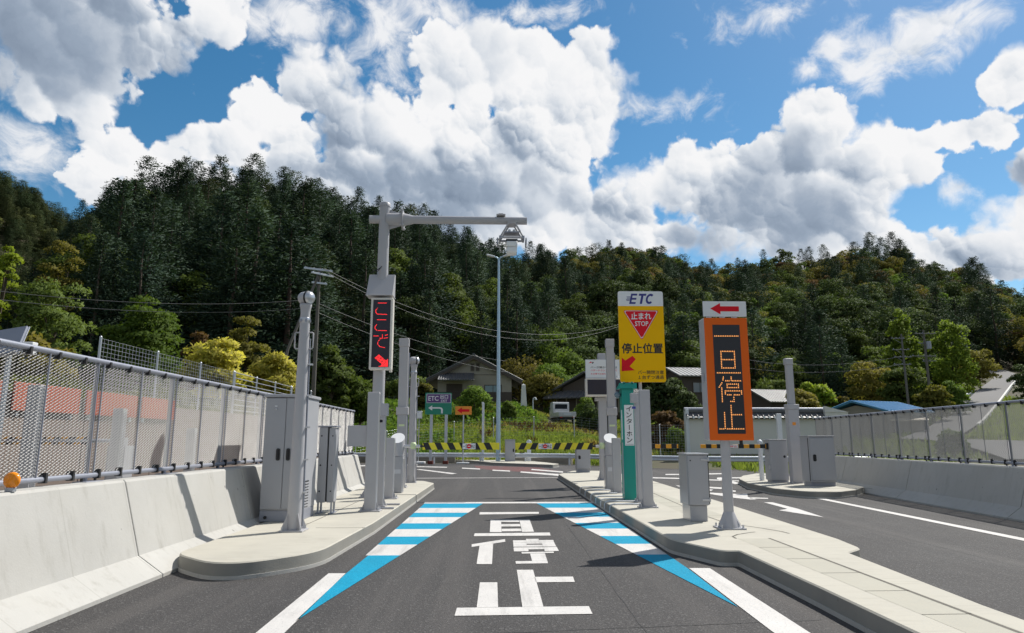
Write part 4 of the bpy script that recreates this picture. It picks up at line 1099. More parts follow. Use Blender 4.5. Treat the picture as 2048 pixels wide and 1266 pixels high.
# ------------------------------------------------------------------ detector posts on the island
t = sensor_post('tall square grey post with a bolted foot, just right of the teal intercom pillar', (2.374, 11.08, IH), .15, .13, 1.75, plate=(.28, .2))
t = sensor_post('slim grey post with a small dark blue label, between teal pillar and tall square post', (2.458, 12.03, IH), .085, .10, 1.62, collar=(-.115, .05, -.07, .06, 1.60, 1.76), plate=(.2, .2))

# ------------------------------------------------------------------ grey control cabinet
t = thing('control_cabinet', 'small grey cabinet with a hinged door standing beside the orange sign post', 'cabinet', (2.643, 9.411, IH), sc=US)
p = MB(); p.box(-.105, .105, -.20, .18, 0, .19, 'cabinet_grey', .004); p.box(-.1065, -.1045, -.19, .17, 0, .19, 'cabinet_steel'); p.build('plinth', t)
b = MB(); b.box(-.125, .125, -.20, .20, .191, .81, 'cabinet_grey', .006); b.box(-.1265, -.1245, -.185, .19, .2, .80, 'cabinet_steel'); b.build('body', t)
d = MB(); d.box(-.118, .128, -.232, -.206, .20, .805, 'cabinet_grey', .004); d.box(.129, .138, -.228, -.15, .21, .80, 'black'); 
dd = d.build('door', t)
for z in (.25, .74): q = MB(); q.box(.04, .135, -.243, -.2335, z, z + .025, 'cabinet_steel', .003); q.cyl((.135, -.235, z - .01), (.135, -.235, z + .04), .01, None, 'cabinet_steel', 8); q.build('hinge', dd)
q = MB(); q.disc((-.09, -.2335, .74), .009, 'black'); q.build('keyhole', dd)
q = MB(); q.box(-.14, .14, -.24, .21, .812, .83, 'cabinet_steel', .003); q.build('roof', t)

# ------------------------------------------------------------------ orange LED sign
YO, XO = 8.493, 2.801
t = thing('orange_led_sign', 'tall orange-framed LED sign with amber characters on a round grey post', 'LED sign', (XO, YO, IH), sc=US)
p = MB(); p.cyl((0, 0, .02), (0, 0, 1.05), .057, .055, 'steel_paint', 24); p.build('post', t)
b = MB(); base_plate(b, .30, .28)
for a in range(8):
    b.M = Matrix.Rotation(a * math.pi / 4, 4, 'Z'); b.prism([(.05, .018), (.125, .018), (.125, .05), (.05, .19)], -.005, .005, 'steel_paint', plane='xz')
b.M = None; b.lathe([(.135, .018), (.06, .19)], 'steel_paint', n=8); b.build('base_plate', t)
x0, x1 = -.203, .317; z0, z1 = .99, 2.43
yf = -.07
b = MB(); b.box(x0, x1, yf, .13, z0, z1, 'steel_paint', .008); b.box(x0 + .004, x1 - .001, yf - .012, yf + .001, z0, z1, 'orange_sign', .005); b.box(x0 - .02, x0, .0, .05, z0 + .68, z0 + .78, 'steel_paint', .003); b.cyl((.19, 0, z0 - .05), (.19, 0, z0), .02, None, 'black', 10); b.build('housing', t)
fx0, fx1, fz0, fz1 = x0 + .10, x1 - .095, z0 + .075, z1 - .085
p = MB(); p.box(fx0, fx1, yf - .0145, yf - .005, fz0, fz1, 'led_panel_amber')
U = lambda u: fx0 + (fx1 - fx0) * u
V = lambda v: fz1 - (fz1 - fz0) * v
ST = [[(.07, .105), (.92, .105)], [(.26, .248), (.75, .248), (.75, .402), (.26, .402), (.26, .248)], [(.26, .325), (.75, .325)], [(.09, .447), (.92, .447)],
      [(.30, .485), (.27, .525), (.13, .578)], [(.22, .555), (.22, .71)], [(.58, .485), (.58, .513)], [(.38, .52), (.92, .52)], [(.42, .55), (.83, .55), (.83, .582), (.42, .582), (.42, .55)],
      [(.34, .64), (.34, .612), (.93, .612), (.93, .64)], [(.42, .648), (.84, .648)], [(.64, .652), (.64, .708), (.52, .708)],
      [(.52, .745), (.52, .95)], [(.54, .828), (.88, .828)], [(.27, .81), (.27, .95)], [(.08, .955), (.93, .955)]]
led_strokes(p, ST, U, V, yf - .0165, 'led_amber', .0205, .0082)
p.build('display', t)
s = thing('arrow_sign', 'small white sign with a red arrow, mounted on top of the orange LED sign', 'road sign', (XO, YO, 2.709))
q = MB(); a0, a1 = D(1403, 620, YO).x - XO, D(1489, 620, YO).x - XO
zz0, zz1 = .02, D(1446, 604.5, YO).z - 2.709
q.prism(rounded([(a0, zz0), (a1, zz0), (a1, zz1), (a0, zz1)], .012, 3), -.06, -.05, 'white_enamel', 'galv', plane='xz')
w, hgt = a1 - a0, zz1 - zz0
U2 = lambda u: a0 + w * u
V2 = lambda v: zz1 - hgt * v
q.prism([(U2(.17), V2(.48)), (U2(.40), V2(.12)), (U2(.40), V2(.33)), (U2(.83), V2(.33)), (U2(.83), V2(.66)), (U2(.40), V2(.66)), (U2(.40), V2(.86))], -.0625, -.0598, 'sign_red', plane='xz'); q.build('sign_panel', s)
for x in (-.12, .05, .2): q = MB(); q.box(x - .02, x + .02, -.05, .05, 0, .05, 'galv', .003); q.build('bracket', s)

# ------------------------------------------------------------------ display board behind the right gate
YD = 18.46
pxx = D(1205, 800, YD).x
t = thing('display_board', 'blank black display screen on a thick grey post behind the right barrier gate', 'display board', (pxx, YD, IH))
p = MB(); zt = D(1200, 707, YD).z - IH; p.box(-.105, .105, -.04, .14, .015, zt, 'steel_paint', .008); p.tube([(.13, .0, .1), (.13, 0, 2.)], .014, 'rail_grey', 8)
p.box(-.2, .2, -.06, .1, D(1200, 802, YD).z - IH, D(1200, 795, YD).z - IH, 'steel_paint', .004); p.build('post', t)
b = MB(); base_plate(b, .36, .3)
for s in (-1, 1): b.prism([(s * .105, .018), (s * .17, .018), (s * .105, .25)], -.006, .006, 'steel_paint', plane='xz')
b.build('base_plate', t)
x0, x1 = D(1169, 775, YD).x - pxx, D(1242, 775, YD).x - pxx; z0, z1 = D(1190, 794, YD).z - IH, D(1190, 758, YD).z - IH
m = MB(); m.box(x0, x1, -.28, -.05, z0, z1, 'led_frame', .012); m.box(x0 + .045, x1 - .045, -.285, -.2, z0 + .05, z1 - .04, 'led_panel'); m.build('screen', t)
s = thing('notice_sign', 'white notice board with black and red lines of text above the blank display screen', 'sign', (pxx, YD - .15, 0))
z0, z1 = D(1190, 756, YD - .2).z, D(1190, 719, YD - .2).z
x0, x1 = D(1171, 740, YD - .2).x - pxx, D(1240, 740, YD - .2).x - pxx
q = MB(); q.box(x0, x1, -.03, 0, z0, z1, 'galv', .004); q.box(x0 + .012, x1 - .012, -.033, -.029, z0 + .012, z1 - .012, 'white_enamel')
U = lambda u: x0 + (x1 - x0) * u
V = lambda v: z1 - (z1 - z0) * v
q.text('バーが開かない時は', U(.15), U(.92), V(.48), V(.36), -.0345, 'sign_black', .012); q.text('ハザードランプを点けて', U(.15), U(.92), V(.64), V(.53), -.0345, 'sign_red', .012)
q.text('その場でお待ちください', U(.15), U(.85), V(.82), V(.73), -.0345, 'sign_red', .012); q.text('係員が参ります', U(.6), U(.92), V(.93), V(.875), -.0345, 'sign_black', .01)
q.prism([(U(.10), V(.20)), (U(.16), V(.10)), (U(.20), V(.16)), (U(.15), V(.18))], -.0345, -.033, 'sign_red', plane='xz'); q.prism([(U(.19), V(.22)), (U(.21), V(.12)), (U(.25), V(.14)), (U(.22), V(.22))], -.0345, -.033, 'sign_black', plane='xz')
q.build('sign_panel', s)
for x in (-.2, .2): q = MB(); q.box(x - .02, x + .02, -.02, .12, z0 - .07, z0, 'rail_grey'); q.build('bracket', s)

def steel_box(label, cx, y, w, d, h, z=0., lid=True, handle=1, group=None, mat_='cabinet_grey'):
    t = thing('equipment_cabinet', label, 'cabinet', (cx, y, z), group, sc=US if z > 0 else 1.)
    p = MB(); p.box(-w / 2 + .02, w / 2 - .02, -d / 2 + .03, d / 2 - .03, 0, .08, 'rail_grey'); p.build('plinth', t)
    b = MB(); b.box(-w / 2, w / 2, -d / 2, d / 2, .081, h, mat_, .008); b.box(-w / 2 - .006, -w / 2 + .002, -d / 2 + .03, -d / 2 + .05, .1, h - .03, 'black'); b.build('body', t)
    dd = MB(); dd.box(-w / 2 + .02, w / 2 - .01, -d / 2 - .018, -d / 2 - .002, .12, h - .03, mat_, .005); do = dd.build('door', t)
    if handle:
        x = -w / 2 + .1 if handle > 0 else w / 2 - .08
        hh = MB(); hh.prism(rounded([(x - .035, h * .5), (x + .035, h * .5), (x + .035, h * .64), (x - .035, h * .64)], .03, 4), -d / 2 - .03, -d / 2 - .016, 'black' if handle < 2 else 'cabinet_steel', plane='xz'); hh.box(x - .01, x + .01, -d / 2 - .042, -d / 2 - .029, h * .52, h * .6, 'black', .003); hh.build('handle', do)
    if lid: l = MB(); l.box(-w / 2 - .015, w / 2 + .015, -d / 2 - .02, d / 2 + .015, h + .001, h + .025, mat_, .004); l.build('lid', t)
    return t
steel_box('dull steel cabinet at the far end of the central island behind the display post', 2.806, 22.9, .44, .34, .80, IH, mat_='cabinet_grey', handle=1)
steel_box('grey cabinet with a black recessed handle on the right island beside the concrete barrier', 7.51, 16.19, .56, .45, 1.06, IH, handle=1)
steel_box('small grey cabinet standing beside the lamp mast across the road', .62, 34.6, .50, .5, 1.18, .0, handle=-1)

# ------------------------------------------------------------------ right lane gate, its post and tall pole
YG = 17.5
X = lambda px_: D(px_, 892, YG).x
ZG = D(1460, 892.5, YG).z
def lane_gate(label, cx, xa, xb, side):
    t = thing('exit_gate', label, 'barrier gate', (cx, YG, IH))
    b = MB(); b.box(-.22, .2, -.17, .2, .05, .98, 'cabinet_grey', .01); b.box(-.19, .17, -.14, .17, 0, .06, 'rail_grey'); b.box(-.23, .21, -.18, .21, .981, 1.005, 'cabinet_grey', .005); b.disc((.12, -.1715, .60), .03, 'black'); b.cyl((-.23, -.1, .35), (-.21, -.1, .35), .05, None, 'cabinet_steel', 14); b.build('body', t).scale = (US, US, US)
    a = MB(); e = (xb if side < 0 else xa) - cx
    a.cyl((0, -.05, ZG - IH), (e, -.05, ZG - IH), .028, None, 'black', 12); a.box(-.28 if side < 0 else .2, -.2 if side < 0 else .3, -.1, 0, ZG - IH - .08, ZG - IH + .08, 'black', .01); am = a.build('arm', t)
    k = MB(); x0, x1 = xa - cx, xb - cx; z0, z1 = ZG - IH - .048, ZG - IH + .048
    k.box(x0, x1, -.075, -.025, z0, z1, 'bar_orange', .004); x = x0 + .13
    while x + .13 < x1:
        if not (side < 0 and 1470 < 0): k.box(x, x + .135, -.078, -.022, z0 - .0025, z1 + .0025, 'black')
        x += .275
    if side < 0:
        pa, pb = X(1456) - cx, X(1474) - cx; k.box(pa, pb, -.083, -.0785, z0 + .004, z1 - .004, 'white_enamel'); k.text('停止', pa + .02, pb - .02, z0 + .02, z1 - .02, -.085, 'sign_red', .01)
    k.build('boom', am)
    return t
lane_gate('barrier gate box with an orange and black boom reaching left over the right lane', 7.07, X(1400), X(1530), -1)
lane_gate('barrier gate with a short orange and black boom showing right of the tall square post', 3.61, X(1288), X(1355), 1)
t = thing('bollard_post', 'slim pale grey post with a rounded cap just left of the right lane gate box', 'post', (D(1524, 955, 18.2).x, 18.2, 0))
p = MB(); p.cyl((0, 0, .01), (0, 0, 1.12), .06, .055, 'rail_white', 16); p.lathe([(.066, 1.1), (.07, 1.13), (.05, 1.18), (0, 1.2)], 'rail_white', n=16); p.build('post', t)
b = MB(); base_plate(b, .24, .24); b.build('base_plate', t)
t = thing('detector_pole', 'tall stepped grey pole on the right island beside the gate box', 'pole', (7.364, 17.09, IH), sc=US)
ht = (D(1580, 718, 17.09).z - IH) / US
p = MB(); p.box(-.075, .075, -.06, .06, 1.75, ht, 'steel_paint', .006); p.box(-.10, .085, -.075, .07, ht - .14, ht + .01, 'steel_paint', .01); p.build('pole', t)
c = MB(); c.box(-.125, .125, -.10, .10, .015, 1.70, 'steel_paint', .008); c.box(-.14, .14, -.11, .11, 1.70, 1.82, 'steel_paint', .01); c.box(-.05, .03, -.1025, -.0995, 1.33, 1.40, 'sign_orange'); c.build('collar', t)
b = MB(); base_plate(b, .36, .3); b.build('base_plate', t)
# white end post of the right fence
t = thing('end_post', 'white post at the far end of the right mesh fence, behind the gate box', 'post', (D(1561, 890, 21.5).x, 21.5, 0))
p = MB(); p.box(-.07, .07, -.05, .05, .01, 2.0, 'rail_white', .006); p.build('post', t)
b = MB(); base_plate(b, .24, .24); b.build('base_plate', t)

# ================================================================== beyond the gates
# ------------------------------------------------------------------ guard rail
def path_len(P):
    out = [0]
    for a, b in zip(P, P[1:]): out.append(out[-1] + (Vector(b) - Vector(a)).length)
    return out
def along(P, L, s):
    for i in range(len(P) - 1):
        if s <= L[i + 1] or i == len(P) - 2:
            t = (s - L[i]) / (L[i + 1] - L[i]); return Vector(P[i]).lerp(Vector(P[i + 1]), t), (Vector(P[i + 1]) - Vector(P[i])).normalized()
def beam(mb, pts, prof, m):
    n = len(prof); v = []
    for i, p in enumerate(pts):
        d = (pts[min(i + 1, len(pts) - 1)] - pts[max(i - 1, 0)]); d.z = 0; d.normalize(); nn = Vector((d.y, -d.x, 0))
        v += [p + nn * o + Vector((0, 0, z)) for o, z in prof]
    mb.add(v, [(a * n + i, a * n + (i + 1) % n, (a + 1) * n + (i + 1) % n, (a + 1) * n + i) for a in range(len(pts) - 1) for i in range(n)] + [list(range(n))[::-1], [(len(pts) - 1) * n + i for i in range(n)]], m)
WPROF = [(0, 0), (.05, .02), (.07, .055), (.05, .09), (.012, .11), (.05, .135), (.07, .17), (.05, .205), (0, .225), (-.01, .225), (.035, .2), (.055, .17), (.035, .14), (-.004, .112), (.035, .085), (.055, .055), (.035, .025), (-.01, 0)]
def guard_rail(label, P, z0, step, m, zf=lambda x, y: 0.):
    L = path_len(P); t = thing('guard_rail', label, 'guard rail', (*P[0], 0)); o = Vector((*P[0], 0))
    N = int(L[-1] / .8); pts = []
    for i in range(N + 1):
        p, d = along(P, L, L[-1] * i / N); pts.append(Vector((p.x, p.y, z0 + zf(p.x, p.y))) - o)
    # soften corners
    for _ in range(2): pts = [pts[0]] + [(pts[i - 1] + pts[i] * 2 + pts[i + 1]) / 4 for i in range(1, len(pts) - 1)] + [pts[-1]]
    b = MB(); beam(b, pts, WPROF, m); b.build('beam', t)
    k = 0; s = .5
    while s < L[-1]:
        i = s / L[-1] * (len(pts) - 1); a = int(i); p = pts[a].lerp(pts[min(a + 1, len(pts) - 1)], i - a); d = (pts[min(a + 1, len(pts) - 1)] - pts[a]); d.z = 0
        if d.length < 1e-5: d = Vector((1, 0, 0))
        d.normalize(); nn = Vector((d.y, -d.x, 0)); q = p - nn * .07
        m2 = MB(); m2.cyl((q.x, q.y, q.z - z0 - .02), (q.x, q.y, q.z + .26), .05, None, m, 10); m2.tube([(q.x, q.y, q.z + .11), tuple(p + Vector((0, 0, .11)))], .02, m, 6); m2.build('post', t)
        s += step
    return t
guard_rail('long white and pale blue guard rail along the far side of the cross road', [(-8.5, 36.2), (-6, 35.9), (0, 35.1), (3.5, 33.3), (6, 29.9), (8.5, 28.1), (14, 27.5), (19, 27.6)], .31, 2.4, 'rail_white')
mb = MB()
for a, b in (((-8.7, 36.9), (-2.2, 36.2)), ):
    mb.prism([(a[0], a[1]), (b[0], b[1]), (b[0], b[1] + .3), (a[0], a[1] + .3)], 0, .5, 'stone_old')
mb.prism([(.8, 35.5), (3.6, 33.9), (3.7, 34.2), (.9, 35.8)], 0, .42, 'stone_old')
tag(mb.build('stone_kerb_wall'), 'low rough stone footing showing under the far guard rail', 'wall', None)

# ------------------------------------------------------------------ retaining wall and the entry lanes seen through the left mesh
mb = MB()
y = -6
while y < 35:
    mb.box(-9.15, -8.86 + .008 * ((int(y) % 3) - 1), y + .008, y + 2.99, 0, 2.06, 'retaining', .01); y += 3
tag(mb.build('retaining_wall'), 'brown-grey concrete retaining wall behind the left mesh fence, below the wire fence', 'wall')
y = 8.0
OH = 'orange boards on the retaining wall'
for i in range(5):
    t = thing('orange_board', 'orange panel fixed on the retaining wall, seen through the left mesh fence', 'panel', (-8.80, y, 1.72), OH)
    L = (1.9, 2.3, 2.0, 2.1, 1.8)[i]; b = MB(); b.box(-.02, .02, 0, L, 0, .52, 'hoarding_orange', .01); b.build('panel', t)
    for k in (.2, L - .2): q = MB(); q.box(-.06, -.021, k - .03, k + .03, -.1, .5, 'galv'); q.build('bracket', t)
    y += L + .22
mb = MB(); kerbed(mb, rounded([(-6.4, 4), (-5.4, 4), (-5.4, 14.5), (-6.4, 14.5)], .4), .2); tag(mb.build('entry_pavement'), kind='structure')
for i, (y, h) in enumerate(((8.9, 1.6), (10.9, 1.4), (13.5, 1.15))):
    lab = ['tallest and nearest of the grey posts seen through the left mesh fence', 'middle one of the three grey posts seen through the left mesh fence', 'shortest and farthest of the grey posts seen through the left mesh fence'][i]
    sensor_post(lab, (-5.9, y, .2), .15, .13, h, plate=(.26, .2))
def side_boom(label, y, cols, x0, x1):
    t = thing('entry_gate', label, 'barrier gate', (-6.1, y, .2))
    b = MB(); b.box(-.14, .14, -.15, .15, 0, .9, 'cabinet_grey', .008); b.build('body', t)
    a = MB(); a.cyl((0, -.17, .98), (x0 + 6.1, -.17, .98), .03, None, 'galv', 12); a.box(-.05, .05, -.2, .1, .9, 1.03, 'cabinet_grey', .005); am = a.build('arm', t)
    k = MB(); stripe_bar(k, x0 + 6.1, x1 + 6.1, .92, 1.04, -.19, -.15, cols, .12, .05); k.build('boom', am)
side_boom('grey gate box with yellow and black boom behind the left mesh fence', 6.6, ('bar_yellow', 'black'), -7.9, -6.5)
side_boom('grey gate box with orange and black boom behind the left mesh fence', 11.4, ('bar_orange', 'black'), -7.9, -6.5)
t = thing('solar_panel', 'small grey solar panel on a post rising above the left mesh fence', 'solar panel', (-5.6, 7.9, 0))
p = MB(); p.cyl((0, 0, 0), (0, 0, 2.28), .03, None, 'galv', 10); p.build('post', t)
q = MB(); q.M = Matrix.Translation((-.02, 0, 2.30)) @ Matrix.Rotation(R(-10), 4, 'Y') @ Matrix.Rotation(R(58), 4, 'X'); q.box(-.26, .16, -.2, .2, 0, .03, 'rail_grey', .004); q.box(-.27, .17, -.21, .21, -.012, .0, 'galv', .003); q.build('panel', t)
q = MB(); q.box(.16, .28, -.05, .05, 2.16, 2.30, 'white_enamel', .006); q.tube([(0, 0, 2.2), (.17, 0, 2.24)], .012, 'galv', 6); q.build('control_box', t)

# ------------------------------------------------------------------ wire fence on the bank
WF = [(-9.05, 15.6), (-9.05, 23.6), (-9.05, 32), (-8.2, 37), (-5, 42.5), (0, 44.2), (4.5, 44.0), (9.5, 41.5)]
def wire_fence(label, P, step, zf, h, wires, vert, railz=None):
    L = path_len(P); t = thing('wire_fence', label, 'fence', (*P[0], 0)); o = Vector((*P[0], 0))
    N = max(1, round(L[-1] / step)); pts = []
    for i in range(N + 1):
        p, d = along(P, L, L[-1] * i / N); q = Vector((p.x, p.y, zf(p.x, p.y))); pts.append(q - o)
        m = MB(); m.cyl(tuple(q - o + Vector((0, 0, -.15))), tuple(q - o + Vector((0, 0, h))), .03, None, 'galv', 8); m.cyl(tuple(q - o + Vector((0, 0, h))), tuple(q - o + Vector((0, 0, h + .03))), .034, .01, 'galv', 8); m.build('post', t)
    m = MB()
    for k in range(wires):
        z = h * (.08 + .9 * k / (wires - 1)); m.tube([p + Vector((0, 0, z)) for p in pts], .0035 if railz is None else .016, 'galv', 4 if railz is None else 6)
    if vert:
        for a, b in zip(pts, pts[1:]):
            n = max(2, int((b - a).length / vert))
            for i in range(1, n):
                p = a.lerp(b, i / n); m.tube([p + Vector((0, 0, h * .08)), p + Vector((0, 0, h * .98))], .004, 'galv', 3)
    m.build('wire_mesh' if railz is None else 'rails', t)
    return t
gz = lambda x, y: ground_z(x, y)
zt_ = lambda x, y: 2.08
wire_fence('fine wire mesh fence on top of the retaining wall behind the left mesh fence', WF[:2], 2.4, zt_, 1.42, 14, .15)
wire_fence('pale metal fence of horizontal rails on the bank behind the big two-door cabinet', [(-9.05, 23.7), (-9.05, 30.2)], 2.1, zt_, 1.42, 8, 0, 1)
wire_fence('long thin wire fence across the weedy bank behind the far guard rail', [(-9.05, 30.3), (-9.05, 32), (-8.2, 37), (-5, 42.5), (0, 44.2), (4.5, 44.0), (9.5, 41.5)], 2.5, lambda x, y: max(gz(x, y), 0) if x > -8.8 else 2.08, 1.4, 9, .5)
wire_fence('green-backed wire mesh fence left of the white garden wall', [(6.9, 35.2), (9.6, 34.9)], 1.35, lambda x, y: .35, 1.6, 12, .13)

# ------------------------------------------------------------------ signs and poles across the road
YE = 34.6
cx = D(876, 800, YE).x
t = thing('exit_sign', 'green and purple exit sign on two posts with brown weights across the road', 'road sign', (cx, YE, 0))
for px_ in (861.5, 891.5):
    x = D(px_, 880, YE).x - cx
    p = MB(); p.box(x - .07, x + .07, .03, .13, .1, D(876, 788, YE).z, 'galv', .006); pp = p.build('post', t)
    p = MB(); p.box(x - .13, x + .13, -.1, .26, 0, .16, 'weight_brown', .01); p.build('weight', pp)
x0, x1, z0, z1 = D(850.5, 800, YE).x - cx, D(903.5, 800, YE).x - cx, D(876, 829, YE).z, D(876, 785.5, YE).z
U = lambda u: x0 + (x1 - x0) * u
V = lambda v: z1 - (z1 - z0) * v
p = MB(); p.prism(rounded([(x0, z0), (x1, z0), (x1, z1), (x0, z1)], .05, 3), 0, .03, 'sign_green', 'galv', plane='xz')
p.box(U(.05), U(.97), -.004, .0, V(.47), V(.05), 'white_enamel'); p.box(U(.065), U(.955), -.008, -.003, V(.455), V(.065), 'sign_purple')
p.text('ETC', U(.12), U(.50), V(.37), V(.15), -.0105, 'white_enamel', .012); p.text('出口', U(.56), U(.86), V(.28), V(.09), -.0105, 'white_enamel', .015); p.text('EXIT', U(.60), U(.83), V(.43), V(.32), -.0105, 'white_enamel', .01)
# bent arrow
p.prism([(U(.12), V(.70)), (U(.27), V(.58)), (U(.27), V(.665)), (U(.56), V(.665)), (U(.63), V(.69)), (U(.67), V(.76)), (U(.67), V(.95)), (U(.605), V(.95)), (U(.605), V(.79)), (U(.585), V(.745)), (U(.55), V(.73)), (U(.27), V(.73)), (U(.27), V(.82))], -.005, .001, 'white_enamel', plane='xz')
p.build('sign_panel', t)
YE = 35.0; cx = D(927, 820, YE).x
t = thing('arrow_sign', 'small orange sign with a red left arrow on a thin post across the road', 'road sign', (cx, YE, 0))
x0, x1, z0, z1 = D(910.5, 820, YE).x - cx, D(943.5, 820, YE).x - cx, D(927, 829.5, YE).z, D(927, 812.5, YE).z
p = MB(); p.cyl((0, .03, 0), (0, .03, z1 - .05), .035, None, 'galv', 10); p.build('post', t)
p = MB(); p.box(-.32, .32, -.2, .26, 0, .08, 'white_enamel', .02); p.build('base', t)
p = MB(); p.prism(rounded([(x0, z0), (x1, z0), (x1, z1), (x0, z1)], .03, 3), -.025, -.01, 'sign_orange', 'galv', plane='xz')
p.prism([(U2 := x0 + .1, (z0 + z1) / 2), (x0 + .34, z1 - .06), (x0 + .34, z1 - .15), (x1 - .12, z1 - .15), (x1 - .12, z0 + .15), (x0 + .34, z0 + .15), (x0 + .34, z0 + .06)], -.029, -.0245, 'sign_red', plane='xz'); p.build('sign_panel', t)
YE = 34.9; cx = D(838, 850, YE).x
t = thing('work_light', 'small portable floodlight on a thin stand with a white base, left of the exit sign', 'floodlight', (cx, YE, 0))
z1 = D(838, 830, YE).z
p = MB(); p.cyl((0, 0, .1), (0, 0, z1), .022, None, 'galv', 8); p.build('pole', t)
p = MB(); p.box(-.3, .35, -.25, .25, .01, .12, 'white_enamel', .02); p.build('base', t)
p = MB(); p.box(-.13, .15, -.08, .06, z1 - .18, z1 + .2, 'galv', .02); p.box(-.10, .12, -.083, -.079, z1 - .14, z1 + .16, 'lamp_lens'); p.build('lamp_head', t)
YE = 35.2; cx = D(966, 880, YE).x
t = thing('marker_post', 'plain pale square post between the orange arrow sign and the lamp mast', 'post', (cx, YE, 0))
p = MB(); p.box(-.06, .06, -.06, .06, .01, D(966, 806, YE).z, 'rail_white', .01); p.box(-.075, .03, -.07, .07, D(966, 808, YE).z, D(966, 805, YE).z + .02, 'rail_white', .005); p.build('post', t)
p = MB(); base_plate(p, .24, .24); p.build('base_plate', t)
YE = 34.8; cx = D(1058, 880, YE).x
t = thing('marker_post', 'short grey post with a rounded top right of the lamp mast cabinet', 'post', (cx, YE, 0))
p = MB(); p.box(-.10, .10, -.05, .05, .01, .95, 'rail_white', .01); p.lathe([(.0, -.05), (.13, -.045), (.14, 0), (.13, .045), (0, .05)], 'rail_white', (0, 0, 1.05), 18, 'y'); p.build('post', t)
p = MB(); base_plate(p, .26, .2); p.build('base_plate', t)
YE = 35.0; cx = D(996.3, 900, YE).x; zt = D(997, 516, YE).z
t = thing('lamp_mast', 'very tall thin pale steel lamp mast with two heads rising in the middle', 'street lamp', (cx, YE, 0))
p = MB(); p.cyl((0, 0, .02), (0, 0, zt), .125, .055, 'galv_blue', 18); p.lathe([(.15, .02), (.15, .06), (.125, .1)], 'galv_blue', n=18); p.build('pole', t)
p = MB(); base_plate(p, .45, .45); p.build('base_plate', t)
for s, a, l in ((-1, 14, .68), (1, 18, .85)):
    q = MB(); q.M = Matrix.Translation((0, 0, zt)) @ Matrix.Rotation(R(a) * s * -1 if s > 0 else R(a), 4, 'Y')
    q.tube([(0, 0, -.08), (s * .12, 0, 0), (s * .25, 0, 0)], .045, 'galv_blue', 8); q.box(s * .22, s * l, -.11, .11, -.035, .045, 'rail_white', .025); q.box(s * .3, s * (l - .05), -.09, .09, -.041, -.034, 'lamp_lens'); q.build('lamp_head', t)

# ------------------------------------------------------------------ houses
def tiles(mb, a, b, c, d, m, n, thick=.07, rib=.05):
    """roof slope a-b (eave) c-d (ridge, c over b): slab with ribs running up the slope"""
    a, b, c, d = map(Vector, (a, b, c, d)); nn = (b - a).cross(d - a).normalized(); nn = nn if nn.z > 0 else -nn
    top = [p + nn * thick for p in (a, b, c, d)]
    mb.add([a, b, c, d] + top, [(3, 2, 1, 0), (4, 5, 6, 7), (0, 1, 5, 4), (1, 2, 6, 5), (2, 3, 7, 6), (3, 0, 4, 7)], m)
    for i in range(n + 1):
        p, q = top[0].lerp(top[1], i / n), top[3].lerp(top[2], i / n); mb.tube([p, q], rib, m, 6)
YH = 58.
hx0, hx1 = D(875, 790, YH).x, D(1023, 790, YH).x; zr_, ze = D(948, 713, YH).z, D(854, 764, YH).z
xr, xe0, xe1 = D(948, 713, YH).x, D(853, 764, YH).x, D(1044, 764, YH).x
zb = D(945, 812, YH).z; zs = D(945, 784, YH).z
t = thing('house', 'beige house with a wide dark gable roof on the green slope beyond the gates', 'house', (xr, YH, zb))
X = lambda px_: D(px_, 780, YH).x - xr
Z = lambda py: D(945, py, YH).z - zb
def roof_z(x): return Z(714) - (abs(x) / (X(1044))) * (Z(714) - Z(764))
dep = 8.5
b = MB(); b.prism([(hx0 - xr, Z(784)), (hx1 - xr, Z(784)), (hx1 - xr, roof_z(hx1 - xr) - .15), (0, roof_z(0) - .15), (hx0 - xr, roof_z(hx0 - xr) - .15)], 0, dep, 'plaster', plane='xz')
b.box(hx0 - xr, hx1 - xr, -.03, -.001, Z(750), Z(749.2), 'wood_dark'); b.build('wall', t)
b = MB(); b.box(hx0 - xr - .02, hx1 - xr + .02, -.04, dep, -1.2, Z(784) - .002, 'wood_dark'); b.build('skirting', t)
for s in (-1, 1):
    r = MB(); xe = (X(853) if s < 0 else X(1044)); tiles(r, (xe, -.4, roof_z(xe)), (xe, dep + .7, roof_z(xe)), (0, dep + .7, roof_z(0)), (0, -.4, roof_z(0)), 'roof_tile', 22, .12, .055); ro = r.build('roof', t)
    q = MB(); q.prism([(xe, roof_z(xe) - .02), (xe, roof_z(xe) - .24), (0, roof_z(0) - .24), (0, roof_z(0) - .02)], -.43, -.36, 'wood_dark', plane='xz'); q.build('barge_board', ro)
r = MB(); r.tube([(0, -.45, roof_z(0) + .16), (0, dep + .75, roof_z(0) + .16)], .14, 'roof_tile', 8); r.build('ridge', t)
def window(par, x0, x1, z0, z1, y, panes=2, m='glass_dark', fr='wood_dark'):
    f = MB(); k = .06
    f.box(x0 - k, x0, y - .05, y, z0 - k, z1 + k, fr); f.box(x1, x1 + k, y - .05, y, z0 - k, z1 + k, fr); f.box(x0, x1, y - .05, y, z1, z1 + k, fr); f.box(x0, x1, y - .05, y, z0 - k, z0, fr)
    for i in range(1, panes): xx = x0 + (x1 - x0) * i / panes; f.box(xx - .025, xx + .025, y - .05, y, z0, z1, fr)
    fo = f.build('window', par)
    g = MB(); g.box(x0, x1, y - .025, y - .015, z0, z1, m); g.build('pane', fo)
window(t, X(942), X(947), Z(741), Z(728), 0, 1, 'wood_dark', 'joint_dark'); window(t, X(952.5), X(957.5), Z(741), Z(728), 0, 1, 'wood_dark', 'joint_dark')
window(t, X(970), X(1002), Z(791), Z(771), 0, 2)
